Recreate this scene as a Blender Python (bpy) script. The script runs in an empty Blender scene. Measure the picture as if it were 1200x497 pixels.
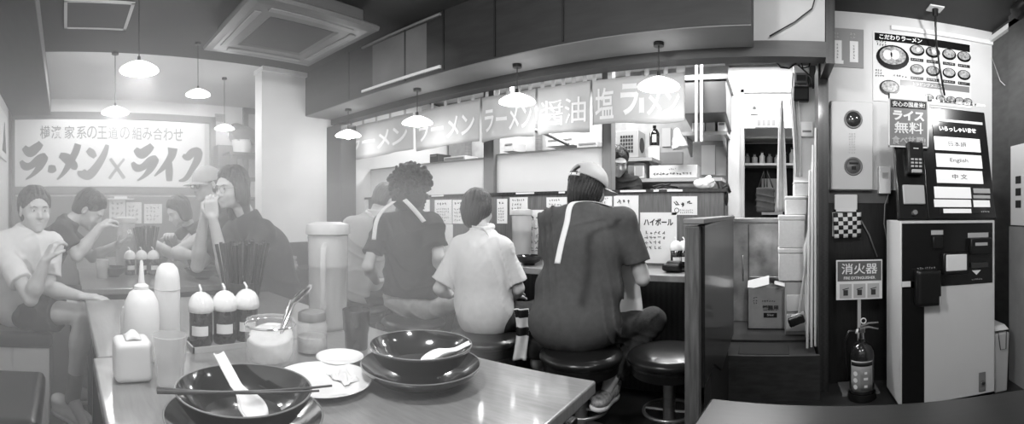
import bpy, bmesh, math, random
import numpy as np
from mathutils import Vector, Matrix
V=Vector
rnd=random.Random(7)
sc=bpy.context.scene
COL=sc.collection
# ---------------------------------------------------------------- measuring: the photo is a swing-lens panorama
H=1.15; F=529.0; PX0=906.0; PY0=248.5
def A(px): return (px-PX0)/F
def onY(px,py,y):
    a=A(px); D=y/math.cos(a); return V((D*math.sin(a),y,H+(PY0-py)/F*D))
def onX(px,py,x):
    a=A(px); D=x/math.sin(a); return V((x,D*math.cos(a),H+(PY0-py)/F*D))
def onZ(px,py,z):
    a=A(px); D=(z-H)*F/(PY0-py); return V((D*math.sin(a),D*math.cos(a),z))
def onD(px,py,D):
    a=A(px); return V((D*math.sin(a),D*math.cos(a),H+(PY0-py)/F*D))
# ---------------------------------------------------------------- materials (all grey: a black-and-white photograph)
def lin(v):
    v=v/255.0
    return v/12.92 if v<=0.04045 else ((v+0.055)/1.055)**2.4
MATS={}
def mat(name,g,rough=0.6,g2=None,scale=20.0,stretch=(1,1,1),spec=0.5,metal=0.0,trans=0.0,ior=1.45,bump=0.0,bscale=None,emit=0.0,coat=0.0,kind='noise',tl=0.0,alpha=1.0):
    if name in MATS: return MATS[name]
    m=bpy.data.materials.new(name); m.use_nodes=True
    nt=m.node_tree; b=nt.nodes['Principled BSDF']
    c=lin(g); b.inputs['Base Color'].default_value=(c,c,c,1)
    b.inputs['Roughness'].default_value=rough; b.inputs['Metallic'].default_value=metal
    b.inputs['Specular IOR Level'].default_value=spec; b.inputs['IOR'].default_value=ior
    b.inputs['Transmission Weight'].default_value=trans
    b.inputs['Coat Weight'].default_value=coat; b.inputs['Coat Roughness'].default_value=0.08
    b.inputs['Alpha'].default_value=alpha
    tc=nt.nodes.new('ShaderNodeTexCoord'); mp=nt.nodes.new('ShaderNodeMapping')
    mp.inputs['Scale'].default_value=stretch; nt.links.new(tc.outputs['Object'],mp.inputs['Vector'])
    if g2 is not None:
        if kind=='noise':
            n=nt.nodes.new('ShaderNodeTexNoise'); n.inputs['Scale'].default_value=scale; n.inputs['Detail'].default_value=5; o=n.outputs['Fac']
        elif kind=='checker':
            n=nt.nodes.new('ShaderNodeTexChecker'); n.inputs['Scale'].default_value=scale; o=n.outputs['Fac']
        elif kind=='wave':
            n=nt.nodes.new('ShaderNodeTexWave'); n.inputs['Scale'].default_value=scale; n.inputs['Distortion'].default_value=3; n.inputs['Detail'].default_value=3; o=n.outputs['Fac']
        elif kind=='stripe':
            n=nt.nodes.new('ShaderNodeTexWave'); n.inputs['Scale'].default_value=scale; n.inputs['Distortion'].default_value=0; o=n.outputs['Fac']
        elif kind=='voronoi':
            n=nt.nodes.new('ShaderNodeTexVoronoi'); n.inputs['Scale'].default_value=scale; o=n.outputs['Distance']
        nt.links.new(mp.outputs['Vector'],n.inputs['Vector'])
        r=nt.nodes.new('ShaderNodeValToRGB'); e=r.color_ramp.elements
        lo,hi=(0.3,0.7) if kind=='noise' else ((0.45,0.55) if kind in('checker','stripe') else (0.1,0.9))
        e[0].position=lo; e[1].position=hi
        e[0].color=(c,c,c,1); c2=lin(g2); e[1].color=(c2,c2,c2,1)
        nt.links.new(o,r.inputs['Fac']); nt.links.new(r.outputs['Color'],b.inputs['Base Color'])
    if bump>0:
        n2=nt.nodes.new('ShaderNodeTexNoise'); n2.inputs['Scale'].default_value=bscale or scale; n2.inputs['Detail'].default_value=4
        nt.links.new(mp.outputs['Vector'],n2.inputs['Vector'])
        bp=nt.nodes.new('ShaderNodeBump'); bp.inputs['Strength'].default_value=bump; bp.inputs['Distance'].default_value=0.01
        nt.links.new(n2.outputs['Fac'],bp.inputs['Height']); nt.links.new(bp.outputs['Normal'],b.inputs['Normal'])
    if emit>0:
        b.inputs['Emission Color'].default_value=(1,1,1,1); b.inputs['Emission Strength'].default_value=emit
    if tl>0:
        t=nt.nodes.new('ShaderNodeBsdfTranslucent'); t.inputs['Color'].default_value=(c,c,c,1)
        mx=nt.nodes.new('ShaderNodeMixShader'); mx.inputs[0].default_value=tl
        out=nt.nodes['Material Output']
        nt.links.new(b.outputs[0],mx.inputs[1]); nt.links.new(t.outputs[0],mx.inputs[2]); nt.links.new(mx.outputs[0],out.inputs['Surface'])
    MATS[name]=m; return m
M_WALL=mat('plaster_white',205,0.8,212,3,bump=0.05,bscale=60)
M_WALLR=mat('wallpaper_light',196,0.7,204,4,bump=0.08,bscale=120)
M_CEIL=mat('ceiling_dark',58,0.75,64,2.5)
M_CEILW=mat('ceiling_white',205,0.8,212,2)
M_DARKW=mat('dark_wood',38,0.35,50,9,(1,1,12),coat=0.2,kind='wave')
M_DARKWH=mat('dark_wood_horizontal',52,0.45,62,6,(1,8,8))
M_SOFF=mat('soffit_board',36,0.55,46,5,(1,6,6))
M_SOFFB=mat('soffit_underside',112,0.6,124,4)
M_PART=mat('partition_wood',84,0.45,112,5,(14,1,1.2))
M_FLOOR=mat('floor_dark',38,0.35,52,8,bump=0.05)
M_TABLE=mat('table_wood',116,0.30,134,7,(2,14,1),coat=1.0)
M_TABLED=mat('table_dark',24,0.3,32,7,(2,14,1),coat=0.0,spec=.35)
M_COUNT=mat('counter_wood',128,0.35,150,8,(2,16,1),coat=0.2)
M_BLACK=mat('black_plastic',22,0.35)
M_BLACKG=mat('black_lacquer',16,0.12,spec=0.6,coat=0.6)
M_WHITE=mat('white_plastic',222,0.4)
M_CERAM=mat('white_ceramic',232,0.15,coat=0.4)
M_PAPER=mat('paper_white',226,0.75)
M_PAPERG=mat('paper_grey',150,0.7)
M_INK=mat('ink_dark',52,0.6)
M_INKB=mat('ink_black',20,0.6)
M_INKG=mat('ink_grey',130,0.6)
M_GREY=mat('grey_plastic',120,0.5)
M_LGREY=mat('light_grey_plastic',176,0.5)
M_STEEL=mat('brushed_steel',150,0.32,170,4,(1,1,20),metal=0.85)
M_CHROME=mat('chrome',200,0.12,metal=1.0)
M_GLASS=mat('clear_plastic',235,0.05,alpha=.2,coat=.8)
M_MILKY=mat('milky_plastic',232,0.18,alpha=.42,coat=.3)
M_SMOKE=mat('smoked_plastic',96,0.14,alpha=.78,coat=.4)
M_FROST=mat('frosted_glass',228,0.35,spec=0.3,tl=0.35)
M_VINYL=mat('black_vinyl',30,0.28,coat=0.15)
M_CARD=mat('cardboard',160,0.85,172,12)
M_STYRO=mat('styrofoam',208,0.8,216,60)
M_SKIN=mat('skin',186,0.55,194,12)
M_SKIND=mat('skin_shade',170,0.55,178,12)
M_HAIR=mat('hair_dark',30,0.42,52,14,(6,6,1),bump=.6,bscale=40)
M_HAIRL=mat('hair_brown',60,0.42,92,14,(6,6,1),bump=.6,bscale=40)
M_LAMP=mat('lit_lamp_shade',240,0.4,emit=1.6)
M_SCREEN=mat('lit_screen',215,0.3,emit=0.10)
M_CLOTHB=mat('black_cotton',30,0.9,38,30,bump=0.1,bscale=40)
M_CLOTHG=mat('grey_cotton',78,0.9,86,30,bump=0.1,bscale=40)
M_CLOTHD=mat('dark_grey_cotton',52,0.9,60,30,bump=0.1,bscale=40)
M_CLOTHW=mat('white_cotton',214,0.9,222,30,bump=0.1,bscale=40)
M_CLOTHL=mat('light_grey_cotton',170,0.9,178,30,bump=0.1,bscale=40)
M_JEANL=mat('light_denim',160,0.9,178,50,bump=0.15,bscale=90)
M_JEAND=mat('dark_denim',42,0.9,56,40,bump=0.15,bscale=90)
M_NOREN=mat('noren_cloth',176,0.85,184,8,tl=0.4)
M_NORENW=mat('noren_print',226,0.85,tl=0.4)
# ---------------------------------------------------------------- object helpers
ORG={}
def tag(o,label=None,cat=None,group=None,kind=None):
    if label: o['label']=label
    if cat: o['category']=cat
    if group: o['group']=group
    if kind: o['kind']=kind
    return o
def thing(name,label,cat,loc=(0,0,0),rz=0,group=None):
    o=bpy.data.objects.new(name,None); o.empty_display_size=0.05; COL.objects.link(o)
    o.location=loc; o.rotation_euler=(0,0,rz); ORG[o.name]=V(loc)
    return tag(o,label,cat,group)
def link(name,me,parent=None,smooth=40):
    o=bpy.data.objects.new(name,me); COL.objects.link(o)
    if parent is not None:
        g=ORG[parent.name]; me.transform(Matrix.Translation(-g)); o.parent=parent; ORG[o.name]=g
    else: ORG[o.name]=V((0,0,0))
    if smooth:
        me.polygons.foreach_set('use_smooth',[True]*len(me.polygons))
        if smooth<170: me.set_sharp_from_angle(angle=math.radians(smooth))
    return o
def copy_tree(o,loc=None,rz=None,label=None,group=None,parent=None):
    c=o.copy(); COL.objects.link(c)
    if parent is not None: c.parent=parent
    if loc is not None: c.location=loc
    if rz is not None: c.rotation_euler=(0,0,rz)
    if label: c['label']=label
    if group: c['group']=group
    for ch in list(o.children): copy_tree(ch,parent=c)
    return c
def frame_from(up,hint=(0,1,0)):
    u=V(up).normalized(); h=V(hint)
    if abs(u.dot(h.normalized()))>0.97: h=V((1,0,0))
    x=h.cross(u).normalized(); y=u.cross(x)
    return Matrix((x,y,u)).transposed()
class MB:
    def __init__(s): s.b=bmesh.new(); s.mi=0; s.mats=[]
    def _m(s,fs):
        for f in fs: f.material_index=s.mi
    def box(s,c,size,rot=None,taper=None):
        c=V(c); hx,hy,hz=[q/2 for q in size]; vs=[]
        for z in(-1,1):
            t=1 if (z<0 or taper is None) else taper
            for x,y in((-1,-1),(1,-1),(1,1),(-1,1)):
                p=V((x*hx*t,y*hy*t,z*hz))
                if rot is not None: p=rot@p
                vs.append(s.b.verts.new(c+p))
        fs=[s.b.faces.new([vs[i] for i in q]) for q in((3,2,1,0),(4,5,6,7),(0,1,5,4),(1,2,6,5),(2,3,7,6),(3,0,4,7))]
        s._m(fs); return s
    def span(s,lo,hi):
        lo=V(lo);hi=V(hi); return s.box((lo+hi)/2,(abs(hi.x-lo.x),abs(hi.y-lo.y),abs(hi.z-lo.z)))
    def tube(s,pts,r,seg=12,cap=True,closed=False):
        pts=[V(p) for p in pts]; n=len(pts)
        rs=r if isinstance(r,(list,tuple)) else [r]*n
        rings=[]; x=None
        for i,p in enumerate(pts):
            if closed: d=pts[(i+1)%n]-pts[i-1]
            else: d=(pts[min(i+1,n-1)]-pts[max(i-1,0)])
            d.normalize()
            if x is None: x=d.cross(V((0,0,1)) if abs(d.z)<0.9 else V((1,0,0))).normalized()
            else:
                x=(x-d*x.dot(d)).normalized()
            y=d.cross(x)
            rings.append([s.b.verts.new(p+(x*math.cos(a)+y*math.sin(a))*rs[i]) for a in [2*math.pi*k/seg for k in range(seg)]])
        fs=[]
        for i in range(n if closed else n-1):
            a,b=rings[i],rings[(i+1)%n]
            for k in range(seg): fs.append(s.b.faces.new([a[k],a[(k+1)%seg],b[(k+1)%seg],b[k]]))
        if cap and not closed:
            fs.append(s.b.faces.new(rings[0][::-1])); fs.append(s.b.faces.new(rings[-1]))
        s._m(fs); return s
    def cyl(s,a,b,r,r2=None,seg=24): return s.tube([a,b],[r,r if r2 is None else r2],seg)
    def lathe(s,prof,c=(0,0,0),seg=40,rot=None,sx=1,sy=1):
        c=V(c); rings=[]; fs=[]
        for r,z in prof:
            if r<1e-6:
                p=V((0,0,z)); p=rot@p if rot is not None else p; rings.append([s.b.verts.new(c+p)])
            else:
                ring=[]
                for k in range(seg):
                    a=2*math.pi*k/seg; p=V((r*math.cos(a)*sx,r*math.sin(a)*sy,z)); p=rot@p if rot is not None else p
                    ring.append(s.b.verts.new(c+p))
                rings.append(ring)
        for a,b in zip(rings,rings[1:]):
            for k in range(seg):
                k2=(k+1)%seg
                if len(a)==1 and len(b)==1: continue
                if len(a)==1: fs.append(s.b.faces.new([a[0],b[k],b[k2]]))
                elif len(b)==1: fs.append(s.b.faces.new([a[k],b[0],a[k2]]))
                else: fs.append(s.b.faces.new([a[k],b[k],b[k2],a[k2]]))
        s._m(fs); return s
    def prism(s,poly,ext,closed=True):
        # poly: list of 3D points, ext: vector
        e=V(ext); a=[s.b.verts.new(V(p)) for p in poly]; b=[s.b.verts.new(V(p)+e) for p in poly]; n=len(poly)
        fs=[s.b.faces.new(a[::-1]),s.b.faces.new(b)]
        for i in range(n): fs.append(s.b.faces.new([a[i],a[(i+1)%n],b[(i+1)%n],b[i]]))
        s._m(fs); return s
    def grid(s,nu,nv,fn,thick=None):
        # two-sided sheet with thickness along its own normal (fn(u,v)->point)
        P=[[V(fn(i/(nu-1),j/(nv-1))) for j in range(nv)] for i in range(nu)]
        def nrm(i,j):
            du=P[min(i+1,nu-1)][j]-P[max(i-1,0)][j]; dv=P[i][min(j+1,nv-1)]-P[i][max(j-1,0)]
            n=du.cross(dv); return n.normalized() if n.length>1e-9 else V((0,0,1))
        t=thick or 0.0015
        a=[[s.b.verts.new(P[i][j]+nrm(i,j)*t/2) for j in range(nv)] for i in range(nu)]
        b=[[s.b.verts.new(P[i][j]-nrm(i,j)*t/2) for j in range(nv)] for i in range(nu)]
        fs=[]
        for i in range(nu-1):
            for j in range(nv-1):
                fs.append(s.b.faces.new([a[i][j],a[i+1][j],a[i+1][j+1],a[i][j+1]]))
                fs.append(s.b.faces.new([b[i][j],b[i][j+1],b[i+1][j+1],b[i+1][j]]))
        for i in range(nu-1):
            fs.append(s.b.faces.new([a[i][0],b[i][0],b[i+1][0],a[i+1][0]])); fs.append(s.b.faces.new([a[i][-1],a[i+1][-1],b[i+1][-1],b[i][-1]]))
        for j in range(nv-1):
            fs.append(s.b.faces.new([a[0][j],a[0][j+1],b[0][j+1],b[0][j]])); fs.append(s.b.faces.new([a[-1][j],b[-1][j],b[-1][j+1],a[-1][j+1]]))
        s._m(fs); return s
    def ball(s,c,r,seg=16,rot=None):
        r=V((r,r,r)) if isinstance(r,(int,float)) else V(r)
        n0=len(s.b.verts); g=bmesh.ops.create_uvsphere(s.b,u_segments=seg,v_segments=max(6,seg*2//3),radius=1)
        for v in g['verts']:
            p=V((v.co.x*r.x,v.co.y*r.y,v.co.z*r.z)); p=rot@p if rot is not None else p; v.co=V(c)+p
        fs={f for v in g['verts'] for f in v.link_faces}; s._m(fs); return s
    def torus(s,c,R,r,rot=None,seg=32,ms=10):
        pts=[]
        for k in range(seg):
            a=2*math.pi*k/seg; p=V((R*math.cos(a),R*math.sin(a),0)); p=rot@p if rot is not None else p; pts.append(V(c)+p)
        return s.tube(pts,r,ms,closed=True)
    def build(s,name,m,parent=None,bevel=0,smooth=40,seg=2):
        bmesh.ops.recalc_face_normals(s.b,faces=s.b.faces)
        me=bpy.data.meshes.new(name); s.b.to_mesh(me); s.b.free()
        for q in (m if isinstance(m,list) else [m]): me.materials.append(q)
        o=link(name,me,parent,smooth)
        if bevel:
            md=o.modifiers.new('bevel','BEVEL'); md.width=bevel; md.segments=seg; md.limit_method='ANGLE'; md.harden_normals=False
        return o
def struct(name,mb,m,bevel=0,parent=None):
    o=mb.build(name,m,parent,bevel=bevel)
    if parent is None: o['kind']='structure'
    return o
# ---------------------------------------------------------------- lettering (built-in font, converted to thin solid mesh)
FONT=None
def text_mesh(s,size,ext=0.001,bold=0.0,shear=0.0,spacing=1.0):
    cu=bpy.data.curves.new('lettering','FONT'); cu.body=s; cu.size=size; cu.extrude=ext; cu.offset=bold*size; cu.shear=shear
    cu.align_x='CENTER'; cu.align_y='CENTER'; cu.space_character=spacing; cu.resolution_u=3
    o=bpy.data.objects.new('lettering',cu); COL.objects.link(o)
    bpy.context.view_layer.update()
    dg=bpy.context.evaluated_depsgraph_get(); me=bpy.data.meshes.new_from_object(o.evaluated_get(dg))
    bpy.data.objects.remove(o); bpy.data.curves.remove(cu)
    return me
def put_text(name,s,c,u,n,size,m,parent,w=None,h=None,bold=0.0,shear=0.0,ext=0.001,rot=0.0,up=None):
    """lettering centred at c, reading along u, facing n; stretched to width w and height h"""
    me=text_mesh(s,size,ext,bold,shear)
    if len(me.vertices)==0: return None
    xs=[v.co.x for v in me.vertices]; ys=[v.co.y for v in me.vertices]
    cx,cy=(min(xs)+max(xs))/2,(min(ys)+max(ys))/2; W=max(xs)-min(xs) or 1; Hh=max(ys)-min(ys) or 1
    fx=(w/W) if w else 1; fy=(h/Hh) if h else fx
    if not w and h: fx=fy
    u=V(u).normalized(); n=V(n).normalized(); up_=n.cross(u).normalized()
    R=Matrix((u,up_,n)).transposed()
    if rot: R=R@Matrix.Rotation(rot,3,'Z')
    M=Matrix.Translation(V(c))@R.to_4x4()@Matrix.Diagonal((fx,fy,1,1))@Matrix.Translation((-cx,-cy,0))
    me.transform(M); me.name=name; me.materials.clear(); me.materials.append(m)
    return link(name,me,parent,smooth=0)
def plate(name,c,u,n,w,h,t,m,parent=None,bevel=0):
    """flat board centred at c, width along u, facing n"""
    u=V(u).normalized(); n=V(n).normalized(); up=n.cross(u)
    R=Matrix((u,up,n)).transposed(); mb=MB(); mb.box(c,(w,h,t),R); return mb.build(name,m,parent,bevel=bevel)
def marks(name,c,u,n,w,h,rows,m,parent,seed=1,fill=0.75,t=0.001,charw=None):
    """rows of small unreadable characters: short brush strokes"""
    r=random.Random(seed); u=V(u).normalized(); n=V(n).normalized(); up=n.cross(u); R=Matrix((u,up,n)).transposed(); mb=MB()
    rh=h/rows
    for j in range(rows):
        y=h/2-rh*(j+0.5); x=-w/2; cw=charw or rh*0.8
        end=w/2*(fill if r.random()<0.5 else 1)
        while x<end-cw:
            for k in range(3):
                a=r.choice((0,0,math.pi/2,math.pi/2,0.8,-0.8)); L=cw*r.uniform(0.45,0.8)
                p=V(c)+u*(x+cw*(0.5+r.uniform(-.2,.2)))+up*(y+rh*r.uniform(-.2,.2))
                mb.box(p,(L,rh*0.12,t),R@Matrix.Rotation(a,3,'Z'))
            x+=cw*1.1
    return mb.build(name,m,parent,smooth=0)
# ---------------------------------------------------------------- soft shapes: distance fields turned into one continuous mesh
def _surf(f,lo,h):
    s=f<0; nx,ny,nz=f.shape
    C=[(i,j,k) for i in(0,1) for j in(0,1) for k in(0,1)]
    cnt=np.zeros((nx-1,ny-1,nz-1),np.int8)
    for i,j,k in C: cnt+=s[i:nx-1+i,j:ny-1+j,k:nz-1+k]
    act=(cnt>0)&(cnt<8); I=np.argwhere(act); idx=-np.ones(act.shape,np.int64); idx[act]=np.arange(len(I))
    pos=np.zeros((len(I),3)); n=np.zeros(len(I))
    for a in C:
        for ax in range(3):
            if a[ax]: continue
            b=list(a); b[ax]=1
            fa=f[I[:,0]+a[0],I[:,1]+a[1],I[:,2]+a[2]]; fb=f[I[:,0]+b[0],I[:,1]+b[1],I[:,2]+b[2]]
            m=(fa<0)!=(fb<0); t=fa[m]/(fa[m]-fb[m]); q=np.tile(np.array(a,float),(m.sum(),1)); q[:,ax]+=t
            pos[m]+=q; n[m]+=1
    verts=np.array(lo)+h*(I+pos/n[:,None]); Q=[]
    for ax in range(3):
        sl0=[slice(1,-1)]*3; sl1=[slice(1,-1)]*3; sl0[ax]=slice(0,-1); sl1[ax]=slice(1,None)
        a0=s[tuple(sl0)]; a1=s[tuple(sl1)]; d=a0!=a1; E=np.argwhere(d); sg=a0[d]
        off=np.array([1,1,1]); off[ax]=0; E=E+off
        o1=(ax+1)%3; o2=(ax+2)%3; c=[]
        for du,dv in((-1,-1),(0,-1),(0,0),(-1,0)):
            e=E.copy(); e[:,o1]+=du; e[:,o2]+=dv; c.append(idx[e[:,0],e[:,1],e[:,2]])
        q=np.stack(c,1); q[~sg]=q[~sg][:,::-1]; Q.append(q)
    Q=np.concatenate(Q); return verts,Q
def npv(v): return np.array(v,dtype=np.float32)
class Soft:
    """prims: (op,k,bounds lo,hi,fn)"""
    def __init__(s): s.p=[]; s.cuts=[]; s.noise=None
    def _add(s,op,k,lo,hi,fn): s.p.append((op,k,npv(lo),npv(hi),fn)); return s
    def cap(s,a,b,ra,rb=None,k=0.02,op=1,flat=None):
        rb=ra if rb is None else rb; a=npv(a); b=npv(b); r=max(ra,rb); d=b-a; L2=float(d@d)+1e-9; L=math.sqrt(L2)
        def fn(P):
            q=P-a; t=np.clip((q@d)/L2,0,1); e=q-t[...,None]*d
            v=np.sqrt((e*e).sum(-1))-(ra+t*(rb-ra))
            if flat in('b','both'): v=np.maximum(v,(P-b)@(d/L))
            if flat in('a','both'): v=np.maximum(v,-(P-a)@(d/L))
            return v
        return s._add(op,k,np.minimum(a,b)-r,np.maximum(a,b)+r,fn)
    def path(s,pts,rs,k=0.02,op=1):
        for i in range(len(pts)-1):
            s.cap(pts[i],pts[i+1],rs[i] if isinstance(rs,(list,tuple)) else rs,rs[i+1] if isinstance(rs,(list,tuple)) else rs,k if i==0 else 0.004,op)
        return s
    def ell(s,c,r,R=None,k=0.02,op=1):
        c=npv(c); r=npv(r); R_=np.eye(3,dtype=np.float32) if R is None else npv([list(x) for x in R]); m=float(r.max())
        def fn(P):
            q=(P-c)@R_; k0=np.sqrt(((q/r)**2).sum(-1)); k1=np.sqrt(((q/(r*r))**2).sum(-1))+1e-9
            return k0*(k0-1)/k1
        return s._add(op,k,c-m,c+m,fn)
    def box(s,c,hs,R=None,rd=0.01,k=0.02,op=1):
        c=npv(c); hs=npv(hs); R_=np.eye(3,dtype=np.float32) if R is None else npv([list(x) for x in R]); m=float(np.linalg.norm(hs))
        def fn(P):
            q=np.abs((P-c)@R_)-(hs-rd); return np.sqrt((np.maximum(q,0)**2).sum(-1))+np.minimum(q.max(-1),0)-rd
        return s._add(op,k,c-m,c+m,fn)
    def cut(s,pt,n): s.cuts.append((npv(pt),npv(V(n).normalized()))); return s
    def build(s,name,m,parent=None,h=0.007,smooth=180):
        us=[p for p in s.p if p[0]==1]; lo=np.min([p[2] for p in us],0)-4*h-0.01; hi=np.max([p[3] for p in us],0)+4*h+0.01
        n=np.ceil((hi-lo)/h).astype(int)+1; f=np.full(tuple(n),0.06,np.float32)
        ax=[(lo[i]+h*np.arange(n[i])).astype(np.float32) for i in range(3)]
        for op,k,a,b,fn in s.p:
            mg=0.03+k; i0=np.clip(np.floor((a-mg-lo)/h).astype(int),0,n); i1=np.clip(np.ceil((b+mg-lo)/h).astype(int)+1,0,n)
            if (i1<=i0).any(): continue
            sl=tuple(slice(i0[i],i1[i]) for i in range(3))
            P=np.stack(np.meshgrid(*[ax[i][sl[i]] for i in range(3)],indexing='ij'),-1)
            v=fn(P).astype(np.float32); g=f[sl]
            if op==1:
                hh=np.maximum(k-np.abs(g-v),0)/k if k>0 else 0; f[sl]=np.minimum(g,v)-hh*hh*k*0.25
            else:
                v=-v; hh=np.maximum(k-np.abs(g-v),0)/k if k>0 else 0; f[sl]=np.maximum(g,v)+hh*hh*k*0.25
        if s.noise is not None or s.cuts:
            P=np.stack(np.meshgrid(*ax,indexing='ij'),-1)
            if s.noise is not None:
                near=np.abs(f)<0.03; f[near]+=s.noise(P[near]).astype(np.float32)
            for pt,nn in s.cuts: f=np.maximum(f,(P-pt)@nn)
        f[0]=f[-1]=0.06; f[:,0]=f[:,-1]=0.06; f[:,:,0]=f[:,:,-1]=0.06
        vs,q=_surf(f,lo,h); me=bpy.data.meshes.new(name)
        me.vertices.add(len(vs)); me.vertices.foreach_set('co',vs.astype(np.float32).ravel())
        me.loops.add(len(q)*4); me.loops.foreach_set('vertex_index',q.astype(np.int32).ravel())
        me.polygons.add(len(q)); me.polygons.foreach_set('loop_start',np.arange(0,len(q)*4,4,dtype=np.int32))
        me.update(calc_edges=True); me.validate()
        for x in (m if isinstance(m,list) else [m]): me.materials.append(x)
        return link(name,me,parent,smooth)
def folds(amp,freq,seed=0,d=(0.3,0.2,1.0),fine=0.3):
    r=np.random.RandomState(seed); k=[r.normal(size=3) for _ in range(6)]; d=np.array(d,float); d/=np.linalg.norm(d)
    def fn(P):
        w=1.3*np.sin(P@k[0]*freq*0.35+seed)+0.9*np.sin(P@k[1]*freq*0.5+1.3)
        t=(P@d)*freq+w*1.4
        a=1-np.abs(np.sin(t)); b=np.sin((P@k[2])*freq*0.8+w)
        return -amp*(a**2*1.2-0.5+0.5*b)*np.clip(0.6+0.5*np.sin(P@k[3]*freq*0.25+2),0.1,1)
    return fn
def strands(amp,freq,c,up,seed=0):
    c=npv(c); up=npv(V(up).normalized()); r=np.random.RandomState(seed); e=npv(V(np.cross(up,[0.3,0.9,0.1])).normalized()); g=np.cross(up,e)
    def fn(P):
        q=P-c; a=np.arctan2(q@g,q@e); z=q@up
        return amp*(np.sin(a*freq+2.5*np.sin(z*22+seed)+1.2*np.sin(a*5))+0.7*np.sin(a*freq*2.3+z*40+3*np.sin(z*15)))
    return fn
# ---------------------------------------------------------------- people
def basis(fwd,up=(0,0,1)):
    f=V(fwd).normalized(); u=V(up); r=f.cross(u).normalized(); u=r.cross(f); return Matrix((r,f,u)).transposed()
def hand(S,w,d,palm,side,curl=0.6,sc_=1.0,spread=0.12):
    """five-fingered hand grown from the wrist; palm = direction the palm faces, side=+1 when the thumb is to d x palm"""
    d=V(d).normalized(); n=V(palm); n=(n-d*n.dot(d)).normalized(); s=d.cross(n).normalized()*side; s_=sc_
    R=Matrix((s,d,n)).transposed()
    S.box(w+d*0.045*s_,V((0.038,0.047,0.013))*s_,R,rd=0.012,k=0.012)
    for i,(off,L) in enumerate(((0.028,0.07),(0.0095,0.078),(-0.0095,0.073),(-0.028,0.058))):
        p=w+(d*0.088+s*off)*s_; a=spread*(off/0.028); dd=(d*math.cos(a)+s*math.sin(a)).normalized(); pts=[p-dd*0.012]; ang=curl*0.5
        for seg in(0.45,0.32,0.26):
            q=dd*math.cos(ang)+n*math.sin(ang); pts.append(pts[-1]+q*L*seg*s_); ang+=curl*0.75
        S.path([tuple(x) for x in pts],[0.0088*s_,0.0084*s_,0.0078*s_,0.0068*s_],k=0.004)
    t=w+(d*0.02+s*0.03)*s_; t2=t+(s*0.025+d*0.028+n*0.012)*s_; t3=t2+(d*0.032+s*0.008+n*0.014*(1+curl))*s_
    S.path([tuple(w+d*0.015),tuple(t),tuple(t2),tuple(t3)],[0.014*s_,0.0125*s_,0.0105*s_,0.0085*s_],k=0.008)
def head_prims(S,c,R,s=1.0,jaw=1.0):
    def L(x,y,z): return c+R@V((x,y,z))*s
    r=lambda *a: V(a)*s
    S.ell(L(0,-.012,.03),r(.077,.095,.086),R,k=.01)
    S.ell(L(0,.03,-.025),r(.062,.062,.08),R,k=.03)
    S.ell(L(0,.042,-.072),r(.047*jaw,.045,.036),R,k=.03)
    S.ell(L(0,.074,-.098),r(.02,.018,.015),R,k=.02)
    for x in(-1,1):
        S.ell(L(.03*x,.098,.002),r(.017,.014,.011),R,k=.012,op=-1)
        S.ell(L(.04*x,.066,-.035),r(.022,.02,.022),R,k=.02)
        S.ell(L(.03*x,.078,.003),r(.0135,.012,.009),R,k=.003)
    S.ell(L(0,.078,.024),r(.05,.017,.009),R,k=.014)
    S.cap(tuple(L(0,.086,.006)),tuple(L(0,.108,-.03)),.008*s,.0125*s,k=.012)
    for x in(-1,1): S.ell(L(.012*x,.096,-.034),r(.008,.01,.007),R,k=.006)
    S.ell(L(0,.087,-.056),r(.023,.012,.006),R,k=.006); S.ell(L(0,.085,-.065),r(.019,.012,.006),R,k=.006)
    S.ell(L(0,.1,-.0605),r(.02,.01,.0018),R,k=.003,op=-1)
    for x in(-1,1):
        Re=R@Matrix.Rotation(-0.35*x,3,'Z')
        S.ell(L(.079*x,-.006,-.008),r(.010,.02,.031),Re,k=.006); S.ell(L(.088*x,-.0,-.006),r(.006,.010,.018),Re,k=.004,op=-1)
def face_parts(root,c,R,s=1.0,open_=1.0,brow=M_HAIR):
    def L(x,y,z): return c+R@V((x,y,z))*s
    for x in(-1,1):
        e=MB(); e.ball(L(.03*x,.0835,.003),(.0095*s,.006*s,.0055*s*open_),12,R); eo=e.build('eye',M_CERAM,root,smooth=180)
        p=MB(); p.ball(L(.03*x,.0882,.003),(.0046*s,.0025*s,.0046*s*open_),10,R); p.build('iris',M_INKB,eo,smooth=180)
        b=MB(); b.tube([L(.014*x,.0935,.020),L(.03*x,.0925,.0245),L(.047*x,.079,.020)],[.0022*s,.0028*s,.0016*s],8); b.build('eyebrow',brow,root,smooth=180)
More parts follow.
